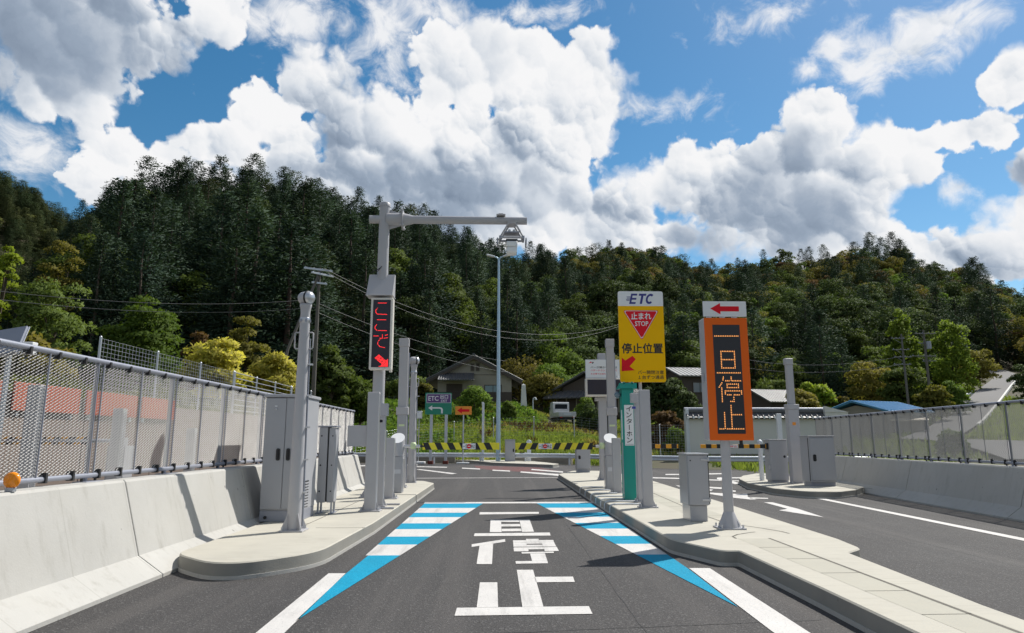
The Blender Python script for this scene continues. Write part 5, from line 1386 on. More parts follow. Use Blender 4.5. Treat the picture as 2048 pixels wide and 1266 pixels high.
r = MB(); tiles(r, (X(878), -1.35, Z(764)), (X(948), -1.35, Z(764)), (X(947), -.02, Z(748)), (X(881), -.02, Z(748)), 'roof_tile', 14, .08, .05); r.build('awning_roof', t)
q = MB()
for i in range(14): xx = X(893) + (X(925) - X(893)) * i / 14; q.box(xx, xx + (X(925) - X(893)) / 14 - .02, -.06, -.002, Z(800), Z(768), 'wood_dark')
q.build('shutter', t)

def far_house(label, px_, py_b, py_e, py_r, Y, dx, dep, rz, roof, wall, name='house', over=.5, ribs=16):
    """house with its ridge along local x"""
    c = D(px_, py_b, Y); t = thing(name, label, 'shed' if name == 'shed' else 'house', tuple(c), rz=rz)
    ze = D(px_, py_e, Y).z - c.z; zr = D(px_, py_r, Y).z - c.z
    b = MB(); b.prism([(-dep / 2, -1), (dep / 2, -1), (dep / 2, ze), (0, zr - .2), (-dep / 2, ze)], -dx / 2, dx / 2, wall, plane='yz'); b.build('wall', t)
    for s in (-1, 1):
        r = MB(); k = over / (dep / 2); tiles(r, (-dx / 2 - over, s * (dep / 2 + over), ze - (zr - ze) * k), (dx / 2 + over, s * (dep / 2 + over), ze - (zr - ze) * k), (dx / 2 + over, 0, zr), (-dx / 2 - over, 0, zr), roof, ribs, .1, .05); r.build('roof', t)
    return t, ze, zr
h2, e2, r2 = far_house('dark old house with a low tiled roof behind the parked truck', 1200, 815, 785, 752, 62, 6.5, 6.0, R(62), 'roof_tile', 'wood_dark', ribs=14)
r = MB(); tiles(r, (-4.5, -3.6, e2 - .75), (-4.5, 3.6, e2 - .75), (-3.26, 3.2, e2 - .1), (-3.26, -3.2, e2 - .1), 'roof_tile', 16, .09, .05); r.build('eave_roof', h2)
r = MB()
for i in range(7): r.box(-3.30, -3.255, -2.9 + i * .95, -2.78 + i * .95, -.6, e2 - .2, 'plaster')
r.box(-3.29, -3.255, -2.9, 2.9, e2 - .12, e2 + .02, 'wood_pole'); r.build('timber_frame', h2)
h3, e3, r3 = far_house('brown house with a pale slatted roof behind the stop sign', 1398, 800, 756, 738, 60, 5.0, 5., R(8), 'roof_corr', 'wood_dark')
window(h3, -1.6, -.4, .5, 1.3, -2.51, 2)
h4, e4, r4 = far_house('shed with a weathered pale corrugated roof left of the tall stepped pole', 1548, 822, 806, 782, 56, 3.8, 4.6, R(14), 'roof_corr', 'wood_dark', 'shed', .3, 18)
h5, e5, r5 = far_house('low shed with a bright blue corrugated roof behind the right mesh fence', 1752, 845, 825, 806, 46, 3.6, 4.6, R(22), 'roof_blue', 'plaster', 'shed', .35, 14)
window(h5, .4, 1.4, .2, .6, -2.31, 1)
t = thing('shelter', 'low pale flat roof on posts seen through the right mesh fence', 'shelter', tuple(D(1815, 862, 44)))
b = MB(); b.add([(-1.5, -.8, .62), (1.0, -.8, .62), (1.5, .9, 1.05), (-.5, .9, 1.05), (-1.5, -.8, .7), (1.0, -.8, .7), (1.5, .9, 1.13), (-.5, .9, 1.13)], [(3, 2, 1, 0), (4, 5, 6, 7), (0, 1, 5, 4), (1, 2, 6, 5), (2, 3, 7, 6), (3, 0, 4, 7)], 'roof_pale'); b.build('roof', t)
for x, y, z in ((-1.3, -.7, .65), (.9, -.7, .65), (1.3, .8, 1.02), (-.4, .8, 1.02)): q = MB(); q.box(x - .05, x + .05, y - .05, y + .05, -.6, z, 'wood_dark'); q.build('post', t)

# white garden wall with tiled coping
YW = 34.2
gx0, gx1 = D(1379, 870, YW).x, D(1652, 870, YW).x; zw = D(1500, 838, YW).z; zc = D(1500, 816, YW).z
t = thing('garden_wall', 'long white plastered garden wall with a dark tiled coping beyond the right lane', 'wall', (gx0, YW, 0))
b = MB(); b.box(0, gx1 - gx0, 0, .25, 0, zw, 'plaster_white'); b.box(.05, gx1 - gx0, -.02, -.001, 0, .5, 'stone_old'); b.build('wall', t)
r = MB(); n = int((gx1 - gx0) / .26)
for s in (-1, 1):
    y0, y1 = .125 + s * .36, .125
    tiles(r, (-.1, y0, zw + .02), (gx1 - gx0 + .1, y0, zw + .02), (gx1 - gx0 + .1, y1, zw + .28), (-.1, y1, zw + .28), 'roof_tile', n, .05, .045)
for i in range(n + 1): r.disc((-.1 + (gx1 - gx0 + .2) * i / n, .125 - .41, zw + .075), .062, 'lamp_lens' if i % 1 == 0 else 'roof_tile', 10)
r.build('coping', t)
r = MB(); r.box(-.15, gx1 - gx0 + .12, .02, .23, zw + .31, zc - .1, 'roof_tile', .02); r.tube([(-.18, .125, zc - .06), (gx1 - gx0 + .15, .125, zc - .06)], .09, 'rail_grey', 8); r.build('ridge', t)
r = MB(); r.box(-.16, -.0, -.05, .3, 0, zc - .05, 'rail_white', .01); r.build('end_post', t)
t = thing('wall_end', 'pale sloping end panel where the white garden wall meets the blue-roofed shed', 'wall', (D(1654, 870, 34).x, 34.1, 0))
b = MB(); b.prism([(0, 0), (1.15, 0), (1.15, D(1654, 824, 34).z), (0, D(1654, 812, 34).z)], -.1, .1, 'plaster_white', plane='xz'); b.box(-.03, 1.2, -.14, .14, D(1654, 824, 34).z - .0, D(1654, 824, 34).z + .01, 'plaster_white'); b.build('panel', t)

# ------------------------------------------------------------------ small pickup truck, seen from behind
TY = 53.; c = D(1135, 846, TY); c.z = ground_z(c.x, c.y) + .06
t = thing('pickup_truck', 'small white flatbed truck parked by the dark old house, seen from behind', 'truck', (c.x, c.y, c.z), rz=R(9))
w = D(1152, 840, TY).x - D(1118, 840, TY).x; k = w / 1.34
def s_(v): return v * k
b = MB()
b.box(s_(-.70), s_(.70), 0, s_(1.95), s_(.52), s_(.60), 'truck_white', .02); b.box(s_(-.6), s_(.6), s_(.1), s_(3.0), s_(.36), s_(.5), 'black'); b.build('flatbed', t)
for x0, x1, y0, y1 in ((-.71, .71, -.04, 0), (-.71, -.67, 0, 1.93), (.67, .71, 0, 1.93)):
    g = MB(); g.box(s_(x0), s_(x1), s_(y0), s_(y1), s_(.58), s_(.90), 'truck_white', .012)
    if y0 < 0: g.box(s_(-.3), s_(.3), s_(-.046), s_(-.039), s_(.66), s_(.8), 'rail_white')
    g.build('side_board', t)
cb = MB(); cb.prism([(s_(1.98), s_(.5)), (s_(3.22), s_(.5)), (s_(3.25), s_(.95)), (s_(2.85), s_(1.72)), (s_(2.7), s_(1.78)), (s_(2.05), s_(1.78)), (s_(1.98), s_(1.7))], s_(-.68), s_(.68), 'truck_white', plane='yz'); cab = cb.build('cab', t)
g = MB(); g.prism(rounded([(s_(-.52), s_(1.18)), (s_(.52), s_(1.18)), (s_(.50), s_(1.60)), (s_(-.50), s_(1.60))], .06, 3), s_(1.955), s_(1.978), 'glass_black', plane='xz'); g.build('rear_window', cab)
g = MB(); g.tube([(s_(-.62), s_(1.93), s_(.6)), (s_(-.62), s_(1.93), s_(1.2)), (s_(.62), s_(1.93), s_(1.2)), (s_(.62), s_(1.93), s_(.6))], .025, 'truck_white', 6); g.build('rack', t)
for x in (-.6, .6):
    for y in (.55, 2.75):
        q = MB(); q.lathe([(0, -.07), (.2, -.07), (.25, -.05), (.25, .05), (.2, .07), (0, .07)], 'rubber', (s_(x), s_(y), s_(.25)), 16, 'x'); q.build('wheel', t)
for x in (-.5, .5):
    q = MB(); q.box(s_(x - .09), s_(x + .09), s_(-.05), s_(.0), s_(.44), s_(.51), 'tail_red', .01); q.build('tail_light', t)
for x in (-.78, .78):
    q = MB(); q.box(s_(x - .05), s_(x + .05), s_(2.85), s_(2.9), s_(1.15), s_(1.4), 'black', .01); q.tube([(s_(x), s_(2.87), s_(1.3)), (s_(x * .86), s_(2.87), s_(1.3))], .02, 'black', 6); q.build('mirror', t)

c = D(1047.5, 800, 57)
t = thing('stone_marker', 'small pale tapering stone pillar on the grass right of the beige house', 'stone pillar', tuple(c))
m = MB(); hh = D(1047.5, 796 - 21, 57).z - c.z + .2; m.add([(-.26, -.2, -.5), (.26, -.2, -.5), (.26, .2, -.5), (-.26, .2, -.5), (-.17, -.13, hh), (.15, -.13, hh), (.15, .13, hh), (-.17, .13, hh)], [(3, 2, 1, 0), (4, 5, 6, 7), (0, 1, 5, 4), (1, 2, 6, 5), (2, 3, 7, 6), (3, 0, 4, 7)], 'concrete_light'); m.build('pillar', t)
m = MB(); m.add([(-.17, -.13, hh), (.15, -.13, hh), (.15, .13, hh), (-.17, .13, hh), (-.02, 0, hh + .12)], [(0, 1, 4), (1, 2, 4), (2, 3, 4), (3, 0, 4)], 'concrete_light'); m.build('cap', t)
c = D(1066, 812, 56)
t = thing('garden_lamp', 'little goose-necked lamp beside the stone pillar', 'lamp', tuple(c))
m = MB(); m.tube([(0, 0, -.3), (0, 0, .45), (.04, 0, .62), (.14, 0, .68), (.24, 0, .62)], .045, 'rail_white', 6); m.build('pole', t)
m = MB(); m.lathe([(.03, .1), (.12, 0), (.1, -.03), (0, -.03)], 'rail_white', (.24, 0, .52), 10); m.build('lamp_shade', t)

# ------------------------------------------------------------------ utility poles and wires
def utility_pole(label, X_, Y_, zb, zt, arms, mat_='wood_pole', r=.14, am='wire', at=.025):
    t = thing('utility_pole', label, 'utility pole', (X_, Y_, zb)); h = zt - zb
    p = MB(); p.cyl((0, 0, -.5), (0, 0, h), r, r * .62, mat_, 12); p.build('pole', t)
    for z, w, a, n, sh in arms:
        q = MB(); q.M = Matrix.Translation((sh, 0, h + z)) @ Matrix.Rotation(R(a), 4, 'Z'); q.box(-w / 2, w / 2, -.09 - at, -.09 + at, -at, at, am, .004)
        q.tube([(-w * .3, -.09, -.02), (-sh, 0, -.4)], .014, 'wire', 6); ao = q.build('crossarm', t)
        for i in range(n):
            x = -w / 2 + .1 + (w - .2) * i / max(1, n - 1); q = MB(); q.M = Matrix.Translation((sh, 0, h + z)) @ Matrix.Rotation(R(a), 4, 'Z'); q.lathe([(.015, .025), (.035, .035), (.025, .06), (.035, .08), (0, .11)], 'rail_grey', (x, -.09, 0), 10); q.build('insulator', ao)
    return t
PX, PY = D(636, 600, 40).x, 40.
pt = D(640, 536, 40).z
up = utility_pole('old wooden utility pole with crossarms above the golden trees on the left', PX, PY, ground_z(PX, PY), pt, [(-.12, 1.7, 30, 4, -.1), (-.42, 1.5, 48, 3, .15), (-.95, .9, 30, 2, 0)], am='galv', at=.055)
q = MB(); e = D(575, 700, 38.5); q.tube([(0, 0, pt - ground_z(PX, PY) - .3), tuple(e - Vector((PX, PY, ground_z(PX, PY)))), (e.x - PX - .5, e.y - PY - .4, -.3)], .085, 'wood_pole', 8); q.build('brace', up)
a1 = D(1822, 860, 50); a2 = D(1868, 860, 53)
p2 = utility_pole('thin concrete utility pole with several crossarms, left of the pair among the right-hand trees', a1.x, a1.y, ground_z(a1.x, a1.y), D(1818, 668, 50).z, [(-.35, 1.1, 5, 4, -.35), (-1.2, 1.3, 0, 3, -.2), (-1.75, 1.3, -4, 4, -.1), (-2.3, 1.3, -3, 3, -.2)], 'wood_pole', .10)
p3 = utility_pole('thicker utility pole with long crossarms, right of the pair among the right-hand trees', a2.x, a2.y, ground_z(a2.x, a2.y), D(1862, 660, 53).z, [(-.3, 1.6, -6, 4, .1), (-1.1, 1.2, 24, 3, -.2), (-2.1, 2.0, 0, 5, -.2), (-2.5, 1., -18, 3, .2)], 'wood_pole', .12)
for o, z in ((p3, 2.3), ):
    q = MB(); h = D(1862, 660, 53).z - ground_z(a2.x, a2.y); q.cyl((.12, -.3, h - 1.55), (.12, -.3, h - .95), .17, None, 'rail_grey', 14); q.build('transformer', p3)
def wire(label, p, q, sag, r=.014, n=24):
    p, q = Vector(p), Vector(q); m = MB(); o = p.copy()
    m.tube([p.lerp(q, i / n) - o - Vector((0, 0, 4 * sag * (i / n) * (1 - i / n))) for i in range(n + 1)], r, 'wire', 5)
    ob = m.build('power_cable'); ob.location = o; return tag(ob, label, 'cable')
top = Vector((PX, PY, pt))
wire('upper power cable running from the left utility pole behind the gantry sign', top + Vector((.3, -.1, -.05)), D(1250, 645, 58), 2.3, .015)
wire('second power cable just below the upper one, from the left utility pole rightwards', top + Vector((.5, .1, -.3)), D(1250, 648, 60), 2.6, .014)
wire('lower power cable sagging right from the left utility pole toward the beige house roof', top + Vector((.1, 0, -2.2)), D(1010, 722, 58), .5, .016)
wire('lowest power cable from the left utility pole toward the beige house', top + Vector((.1, 0, -2.75)), D(1020, 745, 57), .5, .016)
wire('power cable crossing the dark trees leftwards from the old wooden pole', top + Vector((-.1, 0, -1.9)), D(-60, 575, 30), .5, .012)
wire('lower power cable crossing the dark trees leftwards from the old wooden pole', top + Vector((-.1, 0, -2.4)), D(-60, 592, 30), .5, .012)
wire('power cable running left from the right-hand pair of poles', Vector((a1.x, a1.y, D(1818, 712, 50).z)), D(1380, 690, 62), 1.2, .014)
wire('lower power cable running left from the right-hand pair of poles', Vector((a1.x, a1.y, D(1818, 728, 50).z)), D(1380, 712, 60), 1.0, .012)

# rails along the hill road
def hr_side(i0, i1, side): return [(HR[2 * i + side].x, HR[2 * i + side].y) for i in range(i0, i1)]
hz = {}
def hrz(x, y):
    return min(HR, key=lambda p: (p.x - x) ** 2 + (p.y - y) ** 2).z - .05
guard_rail('short pale guard rail on the left edge of the hill road', hr_side(22, 31, 0), .42, 2.0, 'rail_white', hrz)
mb = MB(); pts = [HR[2 * i + 1] + Vector((.1, 0, 0)) for i in range(14, 46)]
beam(mb, pts, [(0, -.1), (.18, -.1), (.18, .16), (0, .16)], 'concrete_light'); tag(mb.build('kerb_stones'), kind='structure')

# ================================================================== vegetation
rng = np.random.default_rng(7)
def unit(v): return v / np.maximum(np.linalg.norm(v, axis=-1, keepdims=True), 1e-9)
def cards(name, c, t, size, aspect, m, rnd=.6, flat=0., nref=None):
    """many small leaf blades: centres c, long axis t, length size"""
    n = len(c); t = unit(t + rng.normal(0, rnd, (n, 3)))
    r = rng.normal(0, 1, (n, 3)); r[:, 2] *= (1 - flat)
    b = unit(np.cross(t, unit(r))); s = size[:, None]
    nrm = np.cross(t, b)
    if nref is not None:
        sg = np.sign((nrm * nref).sum(1, keepdims=True)); sg[sg == 0] = 1; b = b * -sg; nrm = np.cross(t, -b) if False else nrm * sg
    fold = nrm * s * rng.uniform(-.12, .12, (n, 1))
    V = np.stack([c - t * s * .5, c + b * s * aspect * .5 + fold, c + t * s * .5, c - b * s * aspect * .5 + fold], 1).reshape(-1, 3)
    me = bpy.data.meshes.new(name); me.vertices.add(4 * n); me.vertices.foreach_set('co', V.astype(np.float32).ravel())
    me.loops.add(4 * n); me.loops.foreach_set('vertex_index', np.arange(4 * n, dtype=np.int32))
    me.polygons.add(n); me.polygons.foreach_set('loop_start', np.arange(0, 4 * n, 4, dtype=np.int32))
    try: me.polygons.foreach_set('loop_total', np.full(n, 4, dtype=np.int32))
    except Exception: pass
    me.materials.append(M[m]); me.update(calc_edges=True); me.validate()
    if nref is not None:
        nn = unit(unit(nref) * .9 + nrm * .24 + rng.normal(0, .12, (n, 3)))
        me.polygons.foreach_set('use_smooth', np.ones(n, dtype=bool)); me.normals_split_custom_set(np.repeat(nn, 4, 0).astype(np.float32))
    return me
def conifer_mesh(H, Rb, m, leafs=.34, z0=.08, shape=.85, dens=1., seed=0):
    r = np.random.default_rng(seed); C, T, Sz, Nn = [], [], [], []
    nl = int(H / .36 * dens); ga = r.uniform(0, 6)
    for i in range(nl):
        f = z0 + (1 - z0) * (i / nl); L0 = Rb * (1 - f) ** (shape * .8) * (1 + .25 * math.sin(f * 23 + ga)) + .22
        if f < .2: L0 *= .7 + 1.5 * f
        nb = max(4, int(5 + 4 * (1 - f)))
        for j in range(nb):
            if r.random() < .04: continue
            a = ga + i * 2.4 + j * 6.283 / nb + r.normal(0, .25); L = L0 * r.uniform(.65, 1.18); up = .35 * (f - .35) + r.normal(0, .12)
            d = np.array([math.cos(a), math.sin(a), up]); k = max(2, int(L / .36))
            for q in range(k):
                g = (q + .7) / k
                if g < .35 and L > 1.2: continue
                p = np.array([0, 0, f * H]) + d * L * g + np.array([0, 0, -.10 * L * g * g + .12 * L * max(0, g - .7)])
                for w in range(6):
                    dp = r.normal(0, .22, 3); C.append(p + dp); Nn.append(unit(np.array([d[0], d[1], .35 + .3 * f])) + unit(dp) * .55); T.append(d + np.array([0, 0, -.35 + .5 * g])); Sz.append(leafs * r.uniform(.7, 1.3))
    for q in range(8): C.append(np.array([0, 0, H * (1 - .004 * q)]) + r.normal(0, .05 + .01 * q, 3)); T.append(np.array([0, 0, 1.])); Sz.append(leafs * .8); Nn.append(np.array([0, 0, 1.]))
    return cards('crown', np.array(C), np.array(T), np.array(Sz), .42, m, .45, nref=np.array(Nn))
def broad_mesh(H, Rx, m, n=5200, leafs=.3, z0=.22, k=34, flat=.75, shape='round', seed=0, asp=.55):
    r = np.random.default_rng(seed); cl = []
    for i in range(k):
        for _ in range(50):
            p = r.uniform(-1, 1, 3)
            q = np.linalg.norm(p)
            if q > 1: continue
            if r.random() < .45 and q < .55: continue
            break
        z = z0 + (1 - z0) * (p[2] * .5 + .5)
        if shape == 'column': w = .95 * math.sqrt(max(.05, 1 - ((z - z0) / (1 - z0)) ** 2.2))
        elif shape == 'bush': w = math.sqrt(max(.02, 1 - (z ** 2)))
        elif shape == 'cone': w = 1.1 * (1 - (z - z0) / (1 - z0)) ** .7 + .05
        else: w = 1.
        if shape in ('column', 'bush', 'cone'):
            a = r.uniform(0, 6.283); rr = math.sqrt(r.uniform(.1, 1)) * w
            x, y = rr * math.cos(a), rr * math.sin(a)
        else: x, y = p[0], p[1]
        cr = Rx * r.uniform(.20, .40) * (1.25 if shape != 'column' else .9)
        cl.append((np.array([x * (Rx - cr * .6), y * (Rx - cr * .6), z * (H - cr * flat * .8)]), cr))
    C, T, Nn = [], [], []
    per = n // k
    for c, cr in cl:
        d = unit(r.normal(0, 1, (per, 3))); d[:, 2] = np.where(d[:, 2] < -.25, -d[:, 2] * .6, d[:, 2]); rad = cr * r.uniform(.55, 1.08, (per, 1)) ** .5
        C.append(c + d * rad * np.array([1, 1, flat])); T.append(d * .7 + np.array([0, 0, -.25])); Nn.append(d + .45 * unit(c - np.array([0, 0, H * .4])) + np.array([0, 0, .15]))
    C = np.concatenate(C); T = np.concatenate(T); C[:, 2] = np.maximum(C[:, 2], .05)
    return cards('crown', C, T, leafs * r.uniform(.65, 1.3, len(C)), asp, m, .55, nref=np.concatenate(Nn)), cl
def trunk_mesh(H, r0, m, cl=(), zt=.95):
    mb = MB(); n = 7; pts = [(.04 * H * math.sin(i * 1.3) * .12, .03 * H * math.cos(i * 1.7) * .12, -.6 + (H * zt + .6) * i / n) for i in range(n + 1)]
    mb.tube(pts, [r0 * (1 - .85 * i / n) for i in range(n + 1)], m, 8)
    for c, cr in list(cl)[:9]:
        zb = max(.12 * H, c[2] * .5); mb.tube([(0, 0, zb), (c[0] * .4, c[1] * .4, zb + (c[2] - zb) * .55), tuple(c)], [r0 * .45, r0 * .3, r0 * .1], m, 5)
    me = bpy.data.meshes.new('trunk'); me.from_pydata(mb.v, [], mb.f); me.materials.append(M[m]); me.polygons.foreach_set('use_smooth', [True] * len(mb.f)); me.update(); return me
def tree_obj(name, label, cat, crown, trunk, loc, sc=(1, 1, 1), rz=0., group=None, labels=True):
    t = thing(name, label, cat, loc, group, rz); t.scale = sc
    c = bpy.data.objects.new('crown', crown); COL.objects.link(c); c.parent = t
    if trunk: k = bpy.data.objects.new('trunk', trunk); COL.objects.link(k); k.parent = t
    return t

CON = [(conifer_mesh(18, 3.7, 'needles', shape=.75, seed=1), trunk_mesh(19, .26, 'bark_red')), (conifer_mesh(17, 4.0, 'needles_blue', .33, shape=.75, seed=2), trunk_mesh(17, .25, 'bark_red')),
       (conifer_mesh(19, 3.1, 'needles', .34, shape=.6, seed=3), trunk_mesh(20, .24, 'bark')), (conifer_mesh(16, 3.8, 'pine', .34, shape=.5, dens=.85, seed=4), trunk_mesh(16, .24, 'bark_red'))]
CON += [(conifer_mesh(17, 4.6, 'needles', .35, shape=.9, seed=5), trunk_mesh(17, .26, 'bark')), (conifer_mesh(14, 3.6, 'needles_blue', .33, shape=.55, dens=.9, seed=6), trunk_mesh(14, .22, 'bark'))]
BRO = []
for i, (h, rx, m, fl, leafs) in enumerate(((11, 3.9, 'leaf_dark', .7, .36), (12, 4.3, 'leaf_mid', .7, .36), (10, 3.8, 'leaf_olive', .65, .34), (13, 3.8, 'leaf_dark', .55, .36), (10, 3.6, 'leaf_green', .75, .34), (9, 3.2, 'leaf_rust', .7, .34))):
    me, cl = broad_mesh(h, rx, m, 7000, leafs, .12, 34, fl, seed=20 + i); BRO.append((me, trunk_mesh(h, .2, 'bark', cl, .8)))

# ------------------------------------------------------------------ woods on the hillside
con, bro = [], []
rs = random.Random(3)
def hill_points(th0, th1, sp, rr0, rr1):
    out = []; r = rr0
    while r < rr1:
        n = int(R(th1 - th0) * r / sp)
        for i in range(n):
            th = th0 + (th1 - th0) * (i + rs.uniform(.05, .95)) / n; q = r + rs.uniform(-.45, .45) * sp
            out.append((th, q))
        r += sp * .9
    return out
for th, r in hill_points(-45, 43, 5.2, 58, 262):
    r0, r1 = lerp_tab(FOOT, th), lerp_tab(RIDGE, th)
    if r < r0 + 2 or r > r1 + 9: continue
    x, y = r * math.sin(R(th)), r * math.cos(R(th))
    if abs(x - lerp_tab([(p.y, p.x) for p, w in HILLROAD], y)) < 6.5 and y < 108: continue
    z = ground_z(x, y); t = (r - r0) / (r1 - r0)
    share = lerp_tab([(-45, .72), (-20, .9), (-5, .92), (4, .66), (10, .45), (25, .5), (31, .42), (43, .35)], th)
    if th > 3 and t > .8: share *= .6
    nz = mnoise.noise(Vector((x * .018, y * .018, 3.)))
    if rs.random() > (share if nz < .22 else share * .45): bro.append((r, x, y, z, nz, th, t))
    else: con.append((r, x, y, z, nz, th, t))
con.sort(); bro.sort()
def inview(a): return -38.5 < a[5] < 37
NCON, NBRO = 285, 170
def split(lst, n):
    near = [a for a in lst if inview(a)][:n]; s = set(id(a) for a in near); return near, [a for a in lst if id(a) not in s]
con_t, con_s = split(con, NCON); bro_t, bro_s = split(bro, NBRO)
GC = 'conifers of the dense wood on the hillside'; GB = 'broadleaf trees of the wood on the hillside'
def csc(a):
    hs = lerp_tab([(-45, .5), (-33.5, .6), (-30, 1.0), (-15, 1.0), (0, .92), (10, .8), (25, .78), (43, .72)], a[5]) * rs.uniform(.66, 1.12); w = hs * rs.uniform(1.0, 1.6); return (w, w, hs)
def bsc(a):
    hs = lerp_tab([(-45, .6), (-33.5, .7), (-30, 1.05), (0, 1.0), (20, .9), (43, .85)], a[5]) * rs.uniform(.8, 1.2); w = hs * rs.uniform(.9, 1.2); return (w, w, hs)
for a in con_t:
    k = rs.choices(range(6), (3, 3, 2, 1.2, 2.5, 2))[0]
    tree_obj('conifer_tree', 'tall dark green conifer in the dense wood on the hillside', 'tree', *CON[k], (a[1], a[2], a[3] - .3), csc(a), rs.uniform(0, 6.28), GC)
for a in bro_t:
    k = rs.choices(range(6), (5, 2.6, .7, 4.5, 1.1, .06))[0]
    tree_obj('broadleaf_tree', 'round-topped leafy tree among the conifers on the wooded hillside', 'tree', *BRO[k], (a[1], a[2], a[3] - .3), bsc(a), rs.uniform(0, 6.28), GB)

def scatter_object(name, pts, scales, sources, label=None, cat=None):
    """one mass of vegetation: copies of a few plants on the points of one mesh"""
    me = bpy.data.meshes.new(name); me.from_pydata(pts, [], [])
    at = me.attributes.new('sc', 'FLOAT_VECTOR', 'POINT'); at.data.foreach_set('vector', [c for s in scales for c in s])
    ai = me.attributes.new('pick', 'INT', 'POINT'); ai.data.foreach_set('value', [rs.choices(range(len(sources)), [w for _, w in sources])[0] for _ in pts])
    ar = me.attributes.new('rot', 'FLOAT_VECTOR', 'POINT'); ar.data.foreach_set('vector', [c for _ in pts for c in (0, 0, rs.uniform(0, 6.28))])
    o = bpy.data.objects.new(name, me); COL.objects.link(o)
    g = bpy.data.node_groups.new(name, 'GeometryNodeTree'); g.interface.new_socket('Geometry', in_out='INPUT', socket_type='NodeSocketGeometry'); g.interface.new_socket('Geometry', in_out='OUTPUT', socket_type='NodeSocketGeometry')
    b = NT(g); gi = b.n('NodeGroupInput'); go = b.n('NodeGroupOutput')
    jn = b.n('GeometryNodeGeometryToInstance')
    for m_, _ in sources[::-1]:
        so = bpy.data.objects.new(name + '_plant', m_)
        oi = b.n('GeometryNodeObjectInfo', {'As Instance': True}); oi.inputs['Object'].default_value = so
        b.l.new(oi.outputs['Geometry'], jn.inputs[0])
    def attr(n, typ): q = b.n('GeometryNodeInputNamedAttribute', data_type=typ); q.inputs['Name'].default_value = n; return q.outputs[0]
    ip = b.n('GeometryNodeInstanceOnPoints'); b.l.new(gi.outputs[0], ip.inputs['Points'])
    # pick among the joined instances
    j2 = b.n('GeometryNodeJoinGeometry')
    for l in list(jn.inputs[0].links): b.l.new(l.from_socket, j2.inputs[0])
    g.nodes.remove(jn)
    b.l.new(j2.outputs[0], ip.inputs['Instance']); ip.inputs['Pick Instance'].default_value = True
    b.l.new(attr('pick', 'INT'), ip.inputs['Instance Index']); b.l.new(attr('sc', 'FLOAT_VECTOR'), ip.inputs['Scale']); b.l.new(attr('rot', 'FLOAT_VECTOR'), ip.inputs['Rotation'])
    b.l.new(ip.outputs[0], go.inputs[0])
    md = o.modifiers.new('scatter', 'NODES'); md.node_group = g
    return tag(o, label, cat, kind='stuff')
scatter_object('conifer_forest', [(a[1], a[2], a[3] - .3) for a in con_s], [csc(a) for a in con_s], [(CON[0][0], 1), (CON[1][0], 1), (CON[2][0], .7), (CON[3][0], .5), (CON[4][0], .9), (CON[5][0], .8)])
scatter_object('broadleaf_forest', [(a[1], a[2], a[3] - .3) for a in bro_s], [bsc(a) for a in bro_s], [(BRO[i][0], w) for i, w in enumerate((5, 2.6, .7, 4.5, 1.1, .06))])
print('trees', len(con), len(bro))

# ------------------------------------------------------------------ the farther hill at the left edge
FH = Vector((-330, 400))
FHZ = math.hypot(*FH) * math.tan(R(azel(60, 372)[1])) + 6
def fhz(x, y):
    u, v = (x - FH.x), (y - FH.y); return FHZ * math.exp(-(u * u / 150 ** 2 + v * v / 170 ** 2)) - 14
v = []; f = []; N = 40
for i in range(N + 1):
    for j in range(N + 1):
        x, y = FH.x - 330 + 660 * i / N, FH.y - 330 + 660 * j / N; v.append((x, y, fhz(x, y)))
for i in range(N):
    for j in range(N): a = i * (N + 1) + j; f.append((a, a + N + 1, a + N + 2, a + 1))
mb = MB(); mb.add(v, f, 'earth', True); tag(mb.build('far_hill'), kind='structure')
pts = []
for i in range(5200):
    x, y = FH.x + rs.uniform(-190, 240), FH.y + rs.uniform(-310, 110); th = math.degrees(math.atan2(x, y))
    if -46 < th < -23 and fhz(x, y) > 2: pts.append((x, y, fhz(x, y)))
FAR, _ = broad_mesh(9, 4.4, 'leaf_far', 1500, .8, .1, 24, .7, seed=61)
scatter_object('far_forest', pts, [(s, s, s * .9) for s in (rs.uniform(.75, 1.25) for _ in pts)], [(FAR, 6), (CON[3][0], .4)])

# ------------------------------------------------------------------ trees one can tell apart
_gen = {}
def gen(kind, H, Rx, seed):
    if kind == 'gold': me, cl = broad_mesh(H, Rx, 'leaf_gold', 7000, .26, .10, 46, .55, 'bush', seed, .4)
    elif kind == 'layer': me, cl = broad_mesh(H, Rx, 'leaf_green', 8500, .30, .06, 60, .42, 'cone', seed, .5)
    elif kind == 'mid': me, cl = broad_mesh(H, Rx, 'leaf_mid', 7000, .28, .12, 44, .7, 'round', seed)
    elif kind == 'dark': me, cl = broad_mesh(H, Rx, 'leaf_dark', 6500, .28, .10, 40, .7, 'round', seed)
    elif kind == 'olive': me, cl = broad_mesh(H, Rx, 'leaf_olive', 6500, .26, .10, 44, .65, 'round', seed)
    elif kind == 'green': me, cl = broad_mesh(H, Rx, 'leaf_green', 6500, .25, .08, 44, .75, 'bush', seed)
    elif kind == 'lime': me, cl = broad_mesh(H, Rx, 'leaf_lime', 5000, .34, .12, 36, .75, 'round', seed)
    elif kind == 'poplar': me, cl = broad_mesh(H, Rx, 'leaf_poplar', 7000, .30, .10, 60, 1.3, 'column', seed)
    elif kind == 'rust': me, cl = broad_mesh(H, Rx, 'leaf_rust', 5000, .26, .10, 36, .65, 'round', seed)
    elif kind == 'bush': me, cl = broad_mesh(H, Rx, 'leaf_green', 4200, .20, .03, 34, .8, 'bush', seed)
    elif kind == 'bushdark': me, cl = broad_mesh(H, Rx, 'leaf_dark', 4200, .20, .03, 34, .8, 'bush', seed)
    return me, cl
